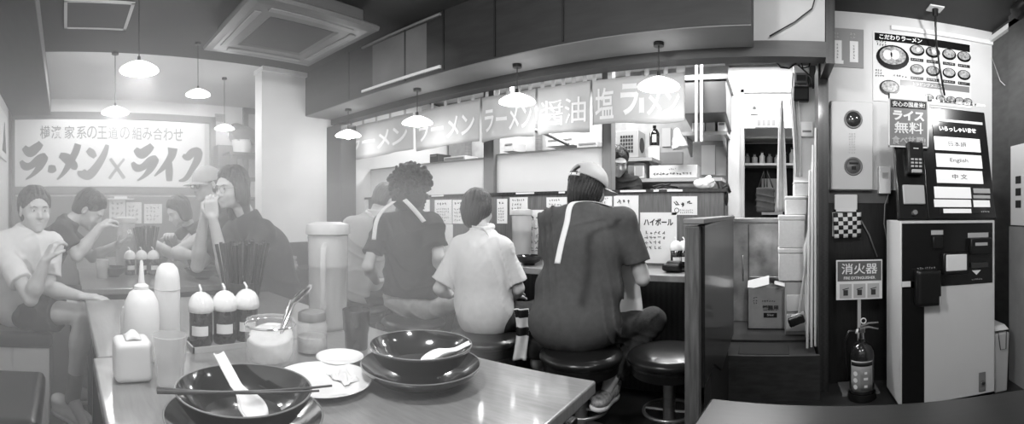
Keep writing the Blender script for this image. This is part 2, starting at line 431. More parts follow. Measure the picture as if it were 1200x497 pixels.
def hair_prims(S,c,R,s=1.0,style='short',front=1.0):
    def L(x,y,z): return c+R@V((x,y,z))*s
    r=lambda *a: V(a)*s
    S.ell(L(0,-.018,.036),r(.084,.102,.091),R,k=.01)
    S.ell(L(0,-.05,-.02),r(.078,.066,.075),R,k=.03)
    if style in('bob','long'):
        for x in(-1,1): S.ell(L(.07*x,-.012,-.03),r(.026,.06,.075 if style=='bob' else .07),R,k=.02)
        S.ell(L(0,-.055,-.06),r(.07,.05,.075),R,k=.02)
    if style=='long':
        S.cap(tuple(L(0,-.065,-.06)),tuple(L(0,-.10,-.17)),.058*s,.045*s,k=.03)
        for x in(-1,1): S.cap(tuple(L(.06*x,-.035,-.05)),tuple(L(.065*x,-.05,-.18)),.03*s,.02*s,k=.02)
    # uncover the face
    S.ell(L(0,.118,-.03),r(.078,.10,.104),R,k=.012,op=-1)
    if style!='bob': S.ell(L(0,.125,-.05),r(.10,.10,.09),R,k=.012,op=-1)
    if style in('short','crop'):
        for x in(-1,1): S.ell(L(.09*x,.025,-.05),r(.04,.065,.06),R,k=.01,op=-1)
        S.ell(L(0,-.04,-.145),r(.12,.12,.06),R,k=.01,op=-1)
def cap_hat(root,c,R,s=1.0,m=M_LGREY,opening=False):
    """baseball cap: crown open underneath, curved bill, button; optional strap opening at the back"""
    def L(x,y,z): return c+R@V((x,y,z))*s
    r=lambda *a: V(a)*s
    S=Soft(); S.ell(L(0,-.014,.032),r(.101,.119,.106),R,k=.01); S.ell(L(0,-.014,.02),r(.094,.111,.097),R,k=.004,op=-1)
    if opening: S.ell(L(0,-.125,.060),r(.043,.03,.036),R,k=.004,op=-1)
    S.cut(L(0,0,.024),-(R@V((0,0.10,1)))); o=S.build('cap',m,root,h=.004)
    b=MB()
    def fn(u,v):
        a=(u-.5)*2*1.05; rr=.098+v*.075*math.cos(a*0.85); return L(math.sin(a)*rr*.95,math.cos(a)*rr*1.08-.006,.03-.012*v-(.020)*(abs(a)**2))
    b.grid(17,7,fn,.003); b.build('bill',m,o,smooth=180)
    k=MB(); k.ball(L(0,-.014,.139),.006*s,10); k.build('button',m,o,smooth=180)
    if opening:
        t=MB()
        def fs(u,v):
            a=math.pi+(u-.5)*1.1; return L(math.sin(a)*.098,math.cos(a)*.116-.014,.020+v*.016)
        t.grid(13,3,fs,.003); t.build('strap',M_WHITE,o,smooth=180)
    return o
def ribbon(name,pts,w,m,root,side=(1,0,0),t=.0025):
    pts=[V(p) for p in pts]; s=V(side).normalized(); mb=MB(); n=len(pts)
    def fn(u,v):
        x=v*(n-1); i=min(int(x),n-2); f=x-i; p0=pts[max(i-1,0)];p1=pts[i];p2=pts[i+1];p3=pts[min(i+2,n-1)]
        p=0.5*((2*p1)+(p2-p0)*f+(2*p0-5*p1+4*p2-p3)*f*f+(3*p1-p0-3*p2+p3)*f**3); return p+s*(u-.5)*w
    mb.grid(4,n*5,fn,t); return mb.build(name,m,root,smooth=180)
def shoe(root,heel,toe,m,msole,s=1.0,up=(0,0,1),laces=True):
    """sneaker from heel point to toe point (sole line)"""
    heel=V(heel);toe=V(toe); f=(toe-heel).normalized(); r=f.cross(V(up)).normalized(); u=r.cross(f); Lh=(toe-heel).length; R=Matrix((r,f,u)).transposed()
    L=lambda x,y,z: heel+r*x+f*y*Lh+u*z
    S=Soft(); S.ell(L(0,.18,.055),(.036*s,.05*s,.05*s),R); S.ell(L(0,.5,.045),(.040*s,.10*s,.035*s),R,k=.03); S.ell(L(0,.78,.038),(.045*s,.065*s,.03*s),R,k=.03)
    S.ell(L(0,.2,.085),(.038*s,.05*s,.03*s),R,k=.02); S.cut(L(0,0,.012),-u); o=S.build('shoe',m,root,h=.005)
    b=Soft(); b.ell(L(0,.22,.012),(.042*s,.06*s,.03),R); b.ell(L(0,.5,.012),(.042*s,.09*s,.03),R,k=.02); b.ell(L(0,.76,.012),(.050*s,.075*s,.03),R,k=.02)
    b.cut(L(0,0,.022),u); b.cut(L(0,0,0),-u); b.build('sole',msole,o,h=.005)
    if laces:
        l=MB()
        for k in range(4):
            y=.42+.085*k; z=.084-.010*k; l.tube([L(-.026,y,z-.012),L(0,y+.02,z+.002),L(.026,y,z-.012)],.0032,6)
        l.build('laces',M_WHITE,o,smooth=180)
    return o
def person(label,group,P,skin=M_SKIN):
    g=lambda k,d=None: P.get(k,d)
    P=dict(P); _c=(V(P['shL'])+V(P['shR']))/2
    for q in('shL','shR'): P[q]=V(P[q]).lerp(_c,.10)-V((0,0,.012))
    pel,che,nk,hd=[V(P[k]) for k in('pel','che','nk','hd')]
    root=thing('person',label,'person',(pel.x,pel.y,0),0,group)
    w=g('w',1.0); hs=g('hs',1.0)
    shL,shR=V(P['shL']),V(P['shR']); right=(shR-shL).normalized(); up=(che-pel).normalized(); fw=up.cross(right).normalized(); right=fw.cross(up).normalized()
    T=Matrix((right,fw,up)).transposed(); Hb=basis(P['hdir'],P.get('hup',(0,0,1)))
    B=Soft()
    mid=(che+pel)/2
    B.ell(che,V((.155*w,.10,.17)),T); B.ell(mid,V((.13*w,.09,.15)),T,k=.05); B.ell(pel,V((.15*w,.11,.11)),T,k=.05)
    B.cap(tuple(shL),tuple(shR),.05,k=.05)
    B.cap(tuple(nk-up*.03),tuple(hd+Hb@V((0,-.03,-.05))*hs),.055*hs,.050*hs,k=.03)
    for sd,K in((1,'R'),(-1,'L')):
        sh,el,wr=V(P['sh'+K]),V(P['el'+K]),V(P['wr'+K])
        B.cap(tuple(sh),tuple(el),.047,.037,k=.02); B.cap(tuple(el),tuple(el.lerp(wr,.35)),.038,.040,k=.01); B.cap(tuple(el.lerp(wr,.3)),tuple(wr),.040,.026,k=.02)
        hdv=g('hand'+K)
        if hdv: hand(B,wr,hdv[0],hdv[1],hdv[2],hdv[3])
        else: hand(B,wr,(wr-el),V((0,0,-1)),1 if K=='R' else -1,.6)
    legs=[K for K in('R','L') if g('kn'+K) is not None]
    for K in legs:
        hp,kn,an=V(P['hip'+K]),V(P['kn'+K]),V(P['an'+K])
        B.cap(tuple(hp),tuple(kn),.078,.052,k=.04); B.cap(tuple(kn),tuple(kn.lerp(an,.35)),.05,.052,k=.02); B.cap(tuple(kn.lerp(an,.3)),tuple(an),.052,.033,k=.03)
        ft=V(P['toe'+K]); B.cap(tuple(an),tuple(an.lerp(ft,.8)-V((0,0,.02))),.034,.025,k=.02)
    head_prims(B,hd,Hb,hs)
    B.build('body',skin,root,h=g('h',.006))
    if g('face',True): face_parts(root,hd,Hb,hs,g('open',1.0),g('brow',M_HAIR))
    # hair
    st=g('hair','short')
    if st:
        Hh=Soft()
        if st=='curly':
            rr=random.Random(3); L=lambda x,y,z: hd+Hb@V((x,y,z))*hs
            Hh.ell(L(0,-.03,.03),V((.12,.122,.118)),Hb); Hh.ell(L(0,-.06,-.07),V((.115,.09,.09)),Hb,k=.02)
            for _ in range(420):
                a=rr.uniform(0,2*math.pi); z=rr.uniform(-.95,1); q=math.sqrt(1-z*z)
                k=1.0 if z>-.2 else .95
                p=V((.130*q*math.cos(a)*k,.135*q*math.sin(a)*k-.03,.128*z+.03 if z>0 else .175*z+.03))
                if p.y>.06 and p.z<.06: continue
                Hh.ell(L(*p)+V((rr.uniform(-1,1),rr.uniform(-1,1),rr.uniform(-1,1)))*.016,V((rr.uniform(.009,.022),)*3),None,k=.002)
            Hh.noise=folds(.003,90,3); 
        else:
            hair_prims(Hh,hd,Hb,hs,st); Hh.noise=strands(.0012,37,hd,Hb@V((0,0,1)),g('seed',1)); rr=random.Random(g('seed',1)); L=lambda x,y,z: hd+Hb@V((x,y,z))*hs
            for _ in range(150):
                a=rr.uniform(0,2*math.pi); th0=rr.uniform(.1,1.5); pts=[]; lf=rr.uniform(.0,.006); da=rr.uniform(-.25,.25)
                for q in range(5):
                    th=th0+q*.17; aa=a+da*q/4; ct=math.cos(th); z=.092*ct if ct>0 else .11*ct
                    pts.append(L(.084*math.sin(th)*math.cos(aa),.102*math.sin(th)*math.sin(aa)-.018,z+.036)+Hb@V((0,0,-.004*q*(1 if ct<0 else 0))))
                e=Hb.transposed()@(pts[-1]-hd)
                if (e.y>.03 and e.z<.072) or (P.get('capped') and e.z>.0): continue
                if st in('short','crop') and (e.z<-.07 or (e.z<.01 and e.y>-.03)): continue
                Hh.path([tuple(x) for x in pts],[.009,.011,.010,.008,.003+lf],k=.003)
            for (x,y,z,rx,ry,rz) in g('tuft',[]): Hh.ell(hd+Hb@V((x,y,z)),V((rx,ry,rz)),Hb,k=.02)
        if P.get('capped'): Hh.cut(hd+Hb@V((0,0,.035)),Hb@V((0,.1,1)))
        Hh.build('hair',g('hairm',M_HAIR),root,h=.004)
    # shirt
    fr=g('sleeve',.55); S=Soft(); bg=g('bag',0.0)
    lw=g('low',0.0); ls=right*g('lshift',0.0)
    S.ell(che,V((.178*w+bg*.5+lw*.3,.125+bg*.6,.19)),T); S.ell(mid-up*.01+ls*.6,V((.165*w+bg+lw,.118+bg,.17)),T,k=.07); S.ell(pel+up*.01+ls,V((.175*w+bg+lw,.135+bg+lw*.8,.17)),T,k=.07)
    S.cap(tuple(shL),tuple(shR),.052,k=.06); S.cap(tuple(nk-up*.05),tuple(nk+up*.008),.075,.064,k=.04)
    for q in(shL,shR): S.cap(tuple(nk-up*.025),tuple(q.lerp(nk,.12)+up*.012),.050,.042,k=.05)
    for K in('R','L'):
        sh,el=V(P['sh'+K]),V(P['el'+K]); e=sh.lerp(el,fr); S.cap(tuple(sh),tuple(e),.056+bg*.3,.062+bg*.6,k=.04,flat='b')
    S.noise=folds(g('fold',.006),g('ff',20),g('seed',1),g('fd',(.3,.2,1.0)))
    S.cut(pel-up*g('hem',.06),-up); S.cut(nk+up*.035,up*1.0+fw*.0)
    sh_o=S.build('shirt',g('shirt',M_CLOTHD),root,h=.0065)
    # trousers, shorts or skirt
    if g('pants') is not None and legs:
        Q=Soft(); Q.ell(pel,V((.172*w,.135,.12)),T); pf=g('plen',1.0)
        for K in legs:
            hp,kn,an=V(P['hip'+K]),V(P['kn'+K]),V(P['an'+K])
            if pf>=1:
                Q.cap(tuple(hp),tuple(kn),.088,.074,k=.05); Q.cap(tuple(kn),tuple(kn.lerp(an,.92)),.073,.062,k=.02,flat='b')
            else: Q.cap(tuple(hp),tuple(hp.lerp(kn,pf)),.105,.10,k=.05,flat='b')
        Q.noise=folds(g('pfold',.006),30,5,(.5,.6,.3)); Q.build('shorts' if pf<1 else 'trousers',P['pants'],root,h=.0065)
    if g('shoes') is not None:
        for K in legs:
            an,ft=V(P['an'+K]),V(P['toe'+K]); d=(ft-an); d.z=d.z if P.get('tilt') else 0; dn=d.normalized()
            hl=V((an.x,an.y,an.z-.085))-dn*.06 if not P.get('tilt') else an-dn*.07-V((0,0,.07))
            tl=hl+dn*.27 if not P.get('tilt') else V(ft); shoe(root,hl,tl,P['shoes'],g('sole',M_WHITE))
    return root
P_=onD
# 1. diner in the grey T-shirt and cap
def counter_people():
    D=dict(pel=(-.945,2.13,.57),che=(-.965,2.17,.96),nk=(-.975,2.21,1.17),hd=(-.985,2.275,1.285),hdir=(.45,.8,-.32),
        shL=(-1.19,2.15,1.12),shR=(-.735,2.22,1.12),elL=(-1.2,2.22,.83),wrL=(-1.08,2.46,.84),elR=P_(753,327,2.37),wrR=P_(744,296,2.47),
        handR=(V((-.25,.5,.8)),V((-.9,-.2,0)),-1,.9),handL=(V((.6,.8,.1)),V((0,0,-1)),-1,.4),
        hipL=(-1.05,2.16,.53),hipR=(-.87,2.22,.52),knL=(-1.12,2.52,.53),knR=(-.66,2.42,.545),anL=(-1.12,2.42,.2),anR=P_(716,444,2.33),toeL=(-1.12,2.62,.12),toeR=P_(700,482,2.27),
        w=1.13,bag=.012,capped=1,low=.045,lshift=-.05,shirt=M_CLOTHG,pants=M_JEAND,hair='bob',hairm=M_HAIR,str=.003,hem=.12,sleeve=.72,fold=.012,ff=25,seed=3,fd=(.9,.2,.25),face=True)
    r=person('person in a grey T-shirt and pale cap seen from behind, eating at the counter','counter diners',D)
    Hb=basis(D['hdir']); cap_hat(r,V(D['hd']),Hb,1.0,M_LGREY,True)
    # bib strap hanging down the back and the bib in front
    ribbon('bib_strap',[P_(716,243,2.2),P_(700,238,2.13),P_(683,236,2.09),P_(669,240,2.065),P_(664,262,2.03),P_(658,285,2.0),P_(653,309,1.975)],.028,M_PAPER,r,(1,0,0))
    b=MB(); b.grid(10,14,lambda u,v: V((-.92+u*.21+.012*math.sin(v*5+u*3),2.36+.015*math.sin(u*9+v*4),1.05-v*.5)),.002); b.build('paper_bib',M_PAPER,r,smooth=180)
    an,ft=V(D['anR']),V(D['toeR']); shoe(r,P_(722,463,2.44),P_(696,483,2.20),mat('shoe_canvas_light',190,.8,120,60),M_WHITE,.95,up=(.1,-.35,1))
    shoe(r,V((-1.12,2.36,.11)),V((-1.12,2.62,.11)),M_CLOTHL,M_WHITE,.9)
    # 2. small diner in the white shirt
    C=dict(pel=(-1.575,2.12,.56),che=(-1.585,2.10,.84),nk=(-1.60,2.13,1.03),hd=(-1.66,2.17,1.165),hdir=(-.15,.95,-.12),
        shL=(-1.735,2.07,.95),shR=(-1.45,2.15,.95),elL=P_(515,338,2.7),wrL=P_(526,346,2.85),elR=P_(607,338,2.62),wrR=P_(600,348,2.78),
        handR=(V((-.2,.9,.1)),V((0,0,-1)),-1,.4),handL=(V((.5,.8,.1)),V((0,0,-1)),1,.4),
        hipL=(-1.66,2.16,.53),hipR=(-1.49,2.16,.53),knL=(-1.68,2.5,.52),knR=(-1.42,2.5,.52),anL=(-1.68,2.45,.2),anR=(-1.42,2.45,.2),toeL=(-1.68,2.6,.12),toeR=(-1.42,2.6,.12),
        w=.88,hs=.95,low=.005,bag=.012,shirt=M_CLOTHW,pants=M_CLOTHD,hair='short',hairm=M_HAIR,hem=.15,sleeve=.85,fold=.006,ff=30,seed=11,fd=(.7,.1,.6),str=.005,
        tuft=[(0,-.075,-.035,.066,.05,.085),(.06,-.03,0,.035,.06,.05),(-.06,-.03,0,.035,.06,.05)])
    c=person('small person seen from behind in a white shirt on a counter stool','counter diners',C)
    s=Soft(); s.path([tuple(V(C['nk'])+V((.062*math.cos(a),.055*math.sin(a),.028+.01*math.sin(a)))) for a in [math.pi*2*k/16 for k in range(17)]],.016,k=.01); s.build('collar',M_CLOTHW,c,h=.005)
    ribbon('bib_strap',[V(C['nk'])+V(p) for p in((-.05,-.05,.035),(0,-.07,.03),(.055,-.06,.02),(.085,-.055,-.02),(.092,-.062,-.06))],.022,M_PAPER,c,(.2,-.5,.8))
    # 3. curly hair, black T-shirt
    Bd=dict(pel=(-2.15,2.07,.57),che=(-2.14,2.08,.93),nk=(-2.16,2.10,1.15),hd=(-2.19,2.13,1.305),hdir=(-.35,.9,-.15),
        shL=(-2.34,1.97,1.085),shR=(-1.95,2.11,1.085),elL=P_(431,312,2.93),wrL=P_(441,330,3.2),elR=P_(514,300,2.85),wrR=P_(506,334,3.1),
        handR=(V((-.2,.9,.1)),V((0,0,-1)),-1,.5),handL=(V((.3,.9,.1)),V((0,0,-1)),1,.4),
        hipL=(-2.25,2.12,.53),hipR=(-2.05,2.12,.53),knL=(-2.27,2.5,.53),knR=(-1.95,2.45,.56),anL=(-2.27,2.4,.2),anR=(-2.0,2.36,.2),toeL=(-2.27,2.6,.12),toeR=(-2.0,2.6,.12),
        w=1.08,bag=.014,shirt=M_CLOTHB,pants=M_JEANL,hair='curly',hairm=mat('hair_curly',18,.5,44,30,(4,4,4),bump=.8,bscale=60),hem=-.035,sleeve=.72,fold=.009,ff=28,seed=7,pfold=.008)
    b=person('person with big curly hair and a black T-shirt seen from behind','counter diners',Bd)
    ribbon('bib_strap',[P_(462,236,2.8),P_(449,246,2.77),P_(441,260,2.74),P_(438,281,2.72)],.026,M_PAPER,b,(.8,.6,0))
    ribbon('bib_strap',[P_(474,234,2.8),P_(481,241,2.76),P_(489,250,2.75),P_(497,260,2.745)],.03,M_PAPER,b,(.8,.3,.4))
    # 4. far diner bending over the bowl
    Ad=dict(pel=(-2.72,2.10,.57),che=(-2.68,2.12,.92),nk=(-2.68,2.2,1.13),hd=(-2.68,2.32,1.24),hdir=(.1,.8,-.55),
        shL=(-2.84,2.08,1.06),shR=(-2.52,2.16,1.06),elL=(-2.95,2.25,.85),wrL=(-2.85,2.5,.85),elR=(-2.46,2.32,.86),wrR=(-2.5,2.52,.88),
        hipL=(-2.82,2.12,.53),hipR=(-2.62,2.12,.53),knL=(-2.85,2.5,.53),knR=(-2.6,2.5,.53),anL=(-2.85,2.4,.2),anR=(-2.6,2.4,.2),toeL=(-2.85,2.6,.12),toeR=(-2.6,2.6,.12),
        w=.95,bag=.012,shirt=M_CLOTHL,pants=M_CLOTHD,hair='short',hairm=M_HAIRL,hem=.08,sleeve=.7,fold=.007,seed=21,h=.007)
    a=person('person in a pale grey shirt leaning over the far end of the counter','counter diners',Ad)
    nk=V(Ad['nk']); ribbon('bib_strap',[nk+V(p) for p in((-.03,-.06,.03),(.03,-.095,.02),(.08,-.085,-.02),(.11,-.085,-.09),(.12,-.09,-.15))],.03,M_PAPER,a,(.8,0,.3))
def table_people():
    # long-haired man with glasses, hands at his mouth
    Md=dict(pel=(-2.47,1.28,.56),che=(-2.47,1.19,.90),nk=(-2.47,1.07,1.12),hd=(-2.46,.955,1.29),hdir=(.42,-.88,-.12),
        shL=(-2.30,1.10,1.05),shR=(-2.66,1.05,1.05),elL=P_(268,336,2.5),wrL=P_(249,255,2.42),elR=P_(231,312,2.66),wrR=P_(239,256,2.5),
        handL=(V((.0,-.1,1)),V((-.75,.6,0)),1,.9),handR=(V((.05,.05,1)),V((-.1,.9,0)),-1,1.1),
        w=1.05,bag=.01,shirt=M_CLOTHD,hair='long',hairm=M_HAIRL,hem=.05,sleeve=.75,fold=.006,ff=15,seed=9,brow=M_HAIRL)
    m=person('person in a dark T-shirt with long hair and glasses, hands at the mouth','table diners',Md)
    Hb=basis(Md['hdir']); hd=V(Md['hd']); g=MB(); L=lambda x,y,z: hd+Hb@V((x,y,z))
    for x in(-1,1):
        g.torus(L(.031*x,.104,.001),.0215,.0013,Hb@Matrix.Rotation(math.pi/2,3,'X'),24,6); g.tube([L(.052*x,.102,.004),L(.074*x,.07,.005),L(.083*x,0,.0)],.0014,6)
    g.tube([L(-.01,.106,.004),L(0,.109,.006),L(.01,.106,.004)],.0014,6); g.build('glasses',M_GREY,m,smooth=180)
    # cap
    Cd=dict(pel=(-3.2,1.36,.56),che=(-3.2,1.26,.95),nk=(-3.19,1.14,1.2),hd=(-3.17,1.03,1.355),hdir=(.35,-.9,-.15),
        shL=(-3.02,1.17,1.12),shR=(-3.38,1.14,1.12),elL=P_(206,296,3.05),wrL=P_(230,300,2.95),elR=(-3.42,.9,.86),wrR=(-3.25,.8,.95),
        handL=(V((.2,.5,.2)),V((-.3,0,-1)),1,1.0),handR=(V((.5,-.3,.3)),V((0,0,-1)),-1,.8),
        w=1,bag=.01,capped=1,shirt=M_CLOTHD,hair='short',hairm=M_HAIRL,hem=.05,sleeve=.6,seed=4,h=.007)
    c=person('person in a pale cap and glasses sitting behind the long-haired diner','table diners',Cd)
    Hb=basis(Cd['hdir']); hd=V(Cd['hd']); cap_hat(c,hd,Hb,1.0,M_CLOTHL)
    g=MB(); L=lambda x,y,z: hd+Hb@V((x,y,z))
    for x in(-1,1):
        g.torus(L(.031*x,.104,.001),.021,.0022,Hb@Matrix.Rotation(math.pi/2,3,'X'),20,6); g.tube([L(.052*x,.102,.004),L(.074*x,.07,.005),L(.083*x,0,.0)],.002,6)
    g.tube([L(-.01,.106,.004),L(.01,.106,.004)],.002,6); g.build('glasses',M_INK,c,smooth=180)
    # woman looking down
    Wd=dict(pel=(-3.66,1.22,.54),che=(-3.66,1.13,.85),nk=(-3.64,1.05,1.02),hd=(-3.60,.93,1.16),hdir=(.25,-.85,-.5),
        shL=(-3.50,1.06,.96),shR=(-3.80,1.02,.96),elL=(-3.45,.86,.80),wrL=(-3.58,.70,.92),elR=(-3.85,.80,.80),wrR=(-3.7,.66,.9),
        w=.9,hs=.95,shirt=M_CLOTHB,hair='bob',hairm=M_HAIR,hem=.05,sleeve=.6,seed=14,h=.007,
        handL=(V((-.4,-.4,.5)),V((-.5,.5,-.6)),1,.9))
    person('person with a dark bob looking down at the far end of the table','table diners',Wd)
    # man bending over the bowl, left
    Ld=dict(pel=(-3.06,-.28,.62),che=(-2.97,-.12,.88),nk=(-2.97,.03,1.08),hd=(-2.98,.17,1.165),hdir=(.28,.72,-.62),
        shL=(-3.15,.0,1.03),shR=(-2.80,-.02,1.04),elL=(-3.18,.2,.83),wrL=(-3.02,.36,.93),elR=P_(90,300,2.75),wrR=P_(117,266,2.80),
        handR=(V((-.35,.6,.35)),V((-.2,.3,-.9)),-1,.9),handL=(V((.4,.5,.3)),V((0,0,1)),1,.7),
        w=1.0,bag=.012,shirt=M_CLOTHD,hair='short',hairm=M_HAIR,hem=.1,sleeve=.72,seed=17,
        hipL=(-3.15,-.26,.585),hipR=(-2.98,-.26,.585),knL=(-3.16,.12,.56),knR=(-2.98,.12,.56),anL=(-3.16,.1,.12),anR=(-2.98,.1,.12),toeL=(-3.16,.28,.05),toeR=(-2.98,.28,.05),pants=M_CLOTHB,shoes=M_BLACK)
    l=person('person in a dark T-shirt bending over a bowl, chopsticks raised to the mouth','table diners',Ld)
    # seated figure in the white T-shirt at the left edge
    Gd=dict(pel=(-2.61,-.27,.62),che=(-2.53,-.23,.88),nk=(-2.48,-.20,1.045),hd=P_(41,246,2.47),hdir=(.93,.33,-.08),
        shL=(-2.44,-.05,.985),shR=(-2.42,-.37,.985),elL=P_(56,338,2.38),wrL=P_(93,347,2.26),elR=P_(36,350,2.22),wrR=P_(53,306,2.16),
        handL=(V((.3,1,-.02)),V((.0,0,-1)),1,.25),handR=(V((-.25,.45,.85)),V((-.3,.7,-.2)),-1,.8),
        hipL=(-2.68,-.18,.59),hipR=(-2.53,-.19,.59),knL=(-2.68,.14,.56),knR=(-2.33,.10,.625),anL=(-2.72,.1,.14),anR=(-2.40,.045,.16),toeL=(-2.72,.3,.06),toeR=(-2.26,.13,.05),
        w=.9,bag=.008,shirt=M_CLOTHW,pants=M_CLOTHD,plen=.55,hair='short',hairm=M_HAIRL,hem=.10,sleeve=.72,fold=.005,seed=6,brow=M_HAIRL)
    gr=person('person in a white T-shirt and dark shorts on the left bench, facing the camera','table diners',Gd)
    k=Soft(); k.cap(tuple(V(Gd['knR']).lerp(V(Gd['anR']),.72)),tuple(Gd['anR']),.044,.042); k.build('sock',M_GREY,gr,h=.005)
    shoe(gr,P_(62,480,2.52),P_(106,502,2.36),M_CLOTHW,M_WHITE,1.0,up=(.1,-.2,1)); shoe(gr,V((-2.72,.03,.0)),V((-2.72,.29,.0)),M_CLOTHW,M_WHITE,1.0)
def staff():
    Sd=dict(pel=(-1.32,3.72,.95),che=(-1.31,3.70,1.28),nk=(-1.30,3.66,1.47),hd=P_(724,189,3.82),hdir=(.5,-.7,-.5),
        shL=(-1.14,3.66,1.4),shR=(-1.47,3.62,1.4),elL=(-1.1,3.5,1.14),wrL=(-1.2,3.36,1.08),elR=(-1.5,3.5,1.14),wrR=(-1.38,3.34,1.08),
        hipL=(-1.22,3.72,.9),hipR=(-1.42,3.72,.9),knL=(-1.22,3.72,.47),knR=(-1.42,3.72,.47),anL=(-1.22,3.74,.09),anR=(-1.42,3.74,.09),toeL=(-1.22,3.56,.03),toeR=(-1.42,3.56,.03),
        w=1,shirt=M_CLOTHB,pants=M_CLOTHB,hair='short',hairm=M_HAIR,shoes=M_BLACK,seed=8,h=.008)
    person('cook in a black shirt looking down behind the glass screen in the kitchen',None,Sd)
# ---------------------------------------------------------------- the room
ZC=2.5; XB=-5.4; YW=3.0; XR=1.58; YL=-0.62
EX,EY,EZ=V((1,0,0)),V((0,1,0)),V((0,0,1))
NY=V((0,-1,0)); NX=V((1,0,0))
def room():
    struct('floor',MB().span((XB-.1,YL-.1,-.1),(XR+.1,5.4,0)),M_FLOOR)
    struct('ceiling',MB().span((-3.8,YL,ZC),(XR,YW+.1,ZC+.1)),M_CEIL)
    struct('ceiling_white',MB().span((XB,YL,ZC+.0),(-3.8,2.75,ZC+.1)),M_CEILW)
    struct('wall_left',MB().span((XB,YL-.1,0),(XR,YL,ZC)),M_WALL)
    struct('wall_far',MB().span((XB-.1,YL-.1,0),(XB,2.75,ZC+.1)),M_WALL)
    struct('wall_alcove',MB().span((XB,2.65,0),(-3.85,2.75,ZC)),M_WALL)
    # dark panelled dado and rail on the far wall
    struct('trim_1',MB().span((XB,YL,0),(XB+.02,2.65,1.30)).span((XB,YL,1.30),(XB+.05,2.0,1.335)).span((XB,YL,1.36),(XB+.02,1.9,1.44)),mat('dado_wood',84,.5,96,6,(1,10,1)))
    # dark frame of the banner
    y0,y1=-.60,1.80
    struct('trim_2',MB().span((XB,y0,2.26),(XB+.05,y1+.07,2.34)).span((XB,y1,1.38),(XB+.05,y1+.07,2.34)).span((XB,y0,1.38),(XB+.05,y1,1.45)).span((XB,YL,0),(XB+.06,-.585,2.34)),mat('frame_wood',84,.45,96,8))
    # white wall stub at the end of the counter, dark shelves under it
    struct('wall_pillar',MB().span((-3.95,1.78,.86),(-3.8,3.1,ZC)),M_WALL)
    struct('trim_3',MB().span((-3.96,1.77,2.46),(-3.76,2.3,2.5)),M_WHITE)
    # bulkhead over the left wall
    bm=MB(); bm.span((-5.38,YL,2.3),(-1.0,-.16,ZC)); struct('trim_4',bm,M_SOFF)
    struct('trim_5',MB().span((-5.38,-.161,2.31),(-1.0,-.156,ZC)),mat('ribbed_panel',120,.6,78,30,(3,1,1),kind='stripe'))
    # soffit over the counter
    x0,x1=-3.8,-.11
    so=MB(); so.span((x0,2.25,2.09),(x1,2.55,ZC)); struct('trim_6',so,M_SOFF)
    struct('trim_7',MB().span((x0,2.255,2.084),(x1,2.55,2.09)),M_SOFFB)
    st=MB()
    for px in(409,475,520,580,660): 
        p=onY(px,100,2.25); st.span((p.x-.006,2.243,2.10),(p.x+.006,2.25,ZC))
    struct('trim_8',st,M_INKB)
    wr=MB(); a=onY(424,108,2.24); b=onY(516,80,2.24); wr.span((a.x,2.235,2.115),(b.x,2.25,2.135)); struct('trim_9',wr,M_WHITE)
    wr=MB(); wr.span((a.x,2.235,2.47),(b.x,2.25,2.485)); struct('trim_10',wr,M_GREY)
    struct('trim_11',MB().span((-2.76,2.247,2.14),(-2.17,2.25,2.46)),mat('soffit_hatch',86,.5,100,5))
    # header beam behind the soffit, running on over the kitchen doorway
    struct('trim_12',MB().span((x0,2.55,2.03),(.30,2.66,2.12)).span((x1,2.25,2.40),(.30,2.66,ZC)),M_DARKWH)
    struct('trim_13',MB().span((-.12,2.56,2.115),(.295,2.64,2.395)),mat('header_board',165,.6,175,5))
    struct('trim_14',MB().span((-3.95,2.5,0),(-3.55,2.68,2.0)),M_DARKW)
    # counter partition
    struct('wall_counter',MB().span((-3.9,YW,0),(-.33,YW+.1,1.285)),M_PART)
    struct('trim_15',MB().span((-3.9,YW-.02,1.285),(-.31,YW+.26,1.305)),M_DARKW)
    # doorway jamb, right wall
    struct('trim_16',MB().span((.287,2.86,0),(.352,YW+.12,2.1)).span((.30,2.56,2.0),(.352,YW+.12,ZC)),M_DARKW)
    w=MB(); w.span((.352,YW,1.30),(XR+.1,YW+.12,ZC)); struct('wall_right',w,M_WALLR)
    struct('trim_17',MB().span((.352,YW,0),(XR,YW+.1,1.30)),mat('dark_dado',22,.35,34,9,(12,1,1)))
    struct('trim_18',MB().span((.352,YW-.012,1.21),(.78,YW,1.30)),mat('dado_rail',84,.5,92,8))
    struct('wall_side',MB().span((XR,2.70,0),(XR+.1,YW+.1,ZC)),mat('side_wood',62,.5,78,4,(1,2,6)))
    struct('wall_side_front',MB().span((XR-.03,YL-.1,0),(XR+.1,2.70,ZC)),mat('side_dark',66,.5,80,4,(1,2,6)))
    struct('trim_19',MB().span((.80,YW-.02,2.40),(XR,YW,2.43)).span((XR-.03,2.4,2.42),(XR-.0,YW,2.455)),M_WHITE)
    struct('wall_closing',MB().span((XB,YL-.1,0),(-5.0,YL,ZC)),M_WALL)
    struct('trim_22',MB().span((-.33,YW,2.165),(.30,YW+.12,ZC)),M_DARKWH)
    # kitchen shell
    struct('floor_kitchen',MB().span((-3.9,YW+.1,.0),(XR,5.3,.27)).span((-.33,2.77,0),(.27,YW+.1,.255)),M_FLOOR)
    struct('trim_20',MB().span((-.335,2.745,.0),(.285,2.775,.272)),mat('step_board',46,.35,64,5,(2,1,8)))
    struct('wall_kitchen_back',MB().span((-3.9,5.2,0),(XR,5.3,ZC)),M_WALL)
    struct('wall_kitchen_left',MB().span((-4.0,YW,0),(-3.9,5.3,ZC)),M_WALL)
    struct('wall_kitchen_right',MB().span((XR,YW+.12,0),(XR+.1,5.3,ZC)),M_WALL)
    struct('ceiling_kitchen',MB().span((-4,YW+.1,ZC+.05),(XR+.1,5.3,ZC+.15)),M_CEILW)
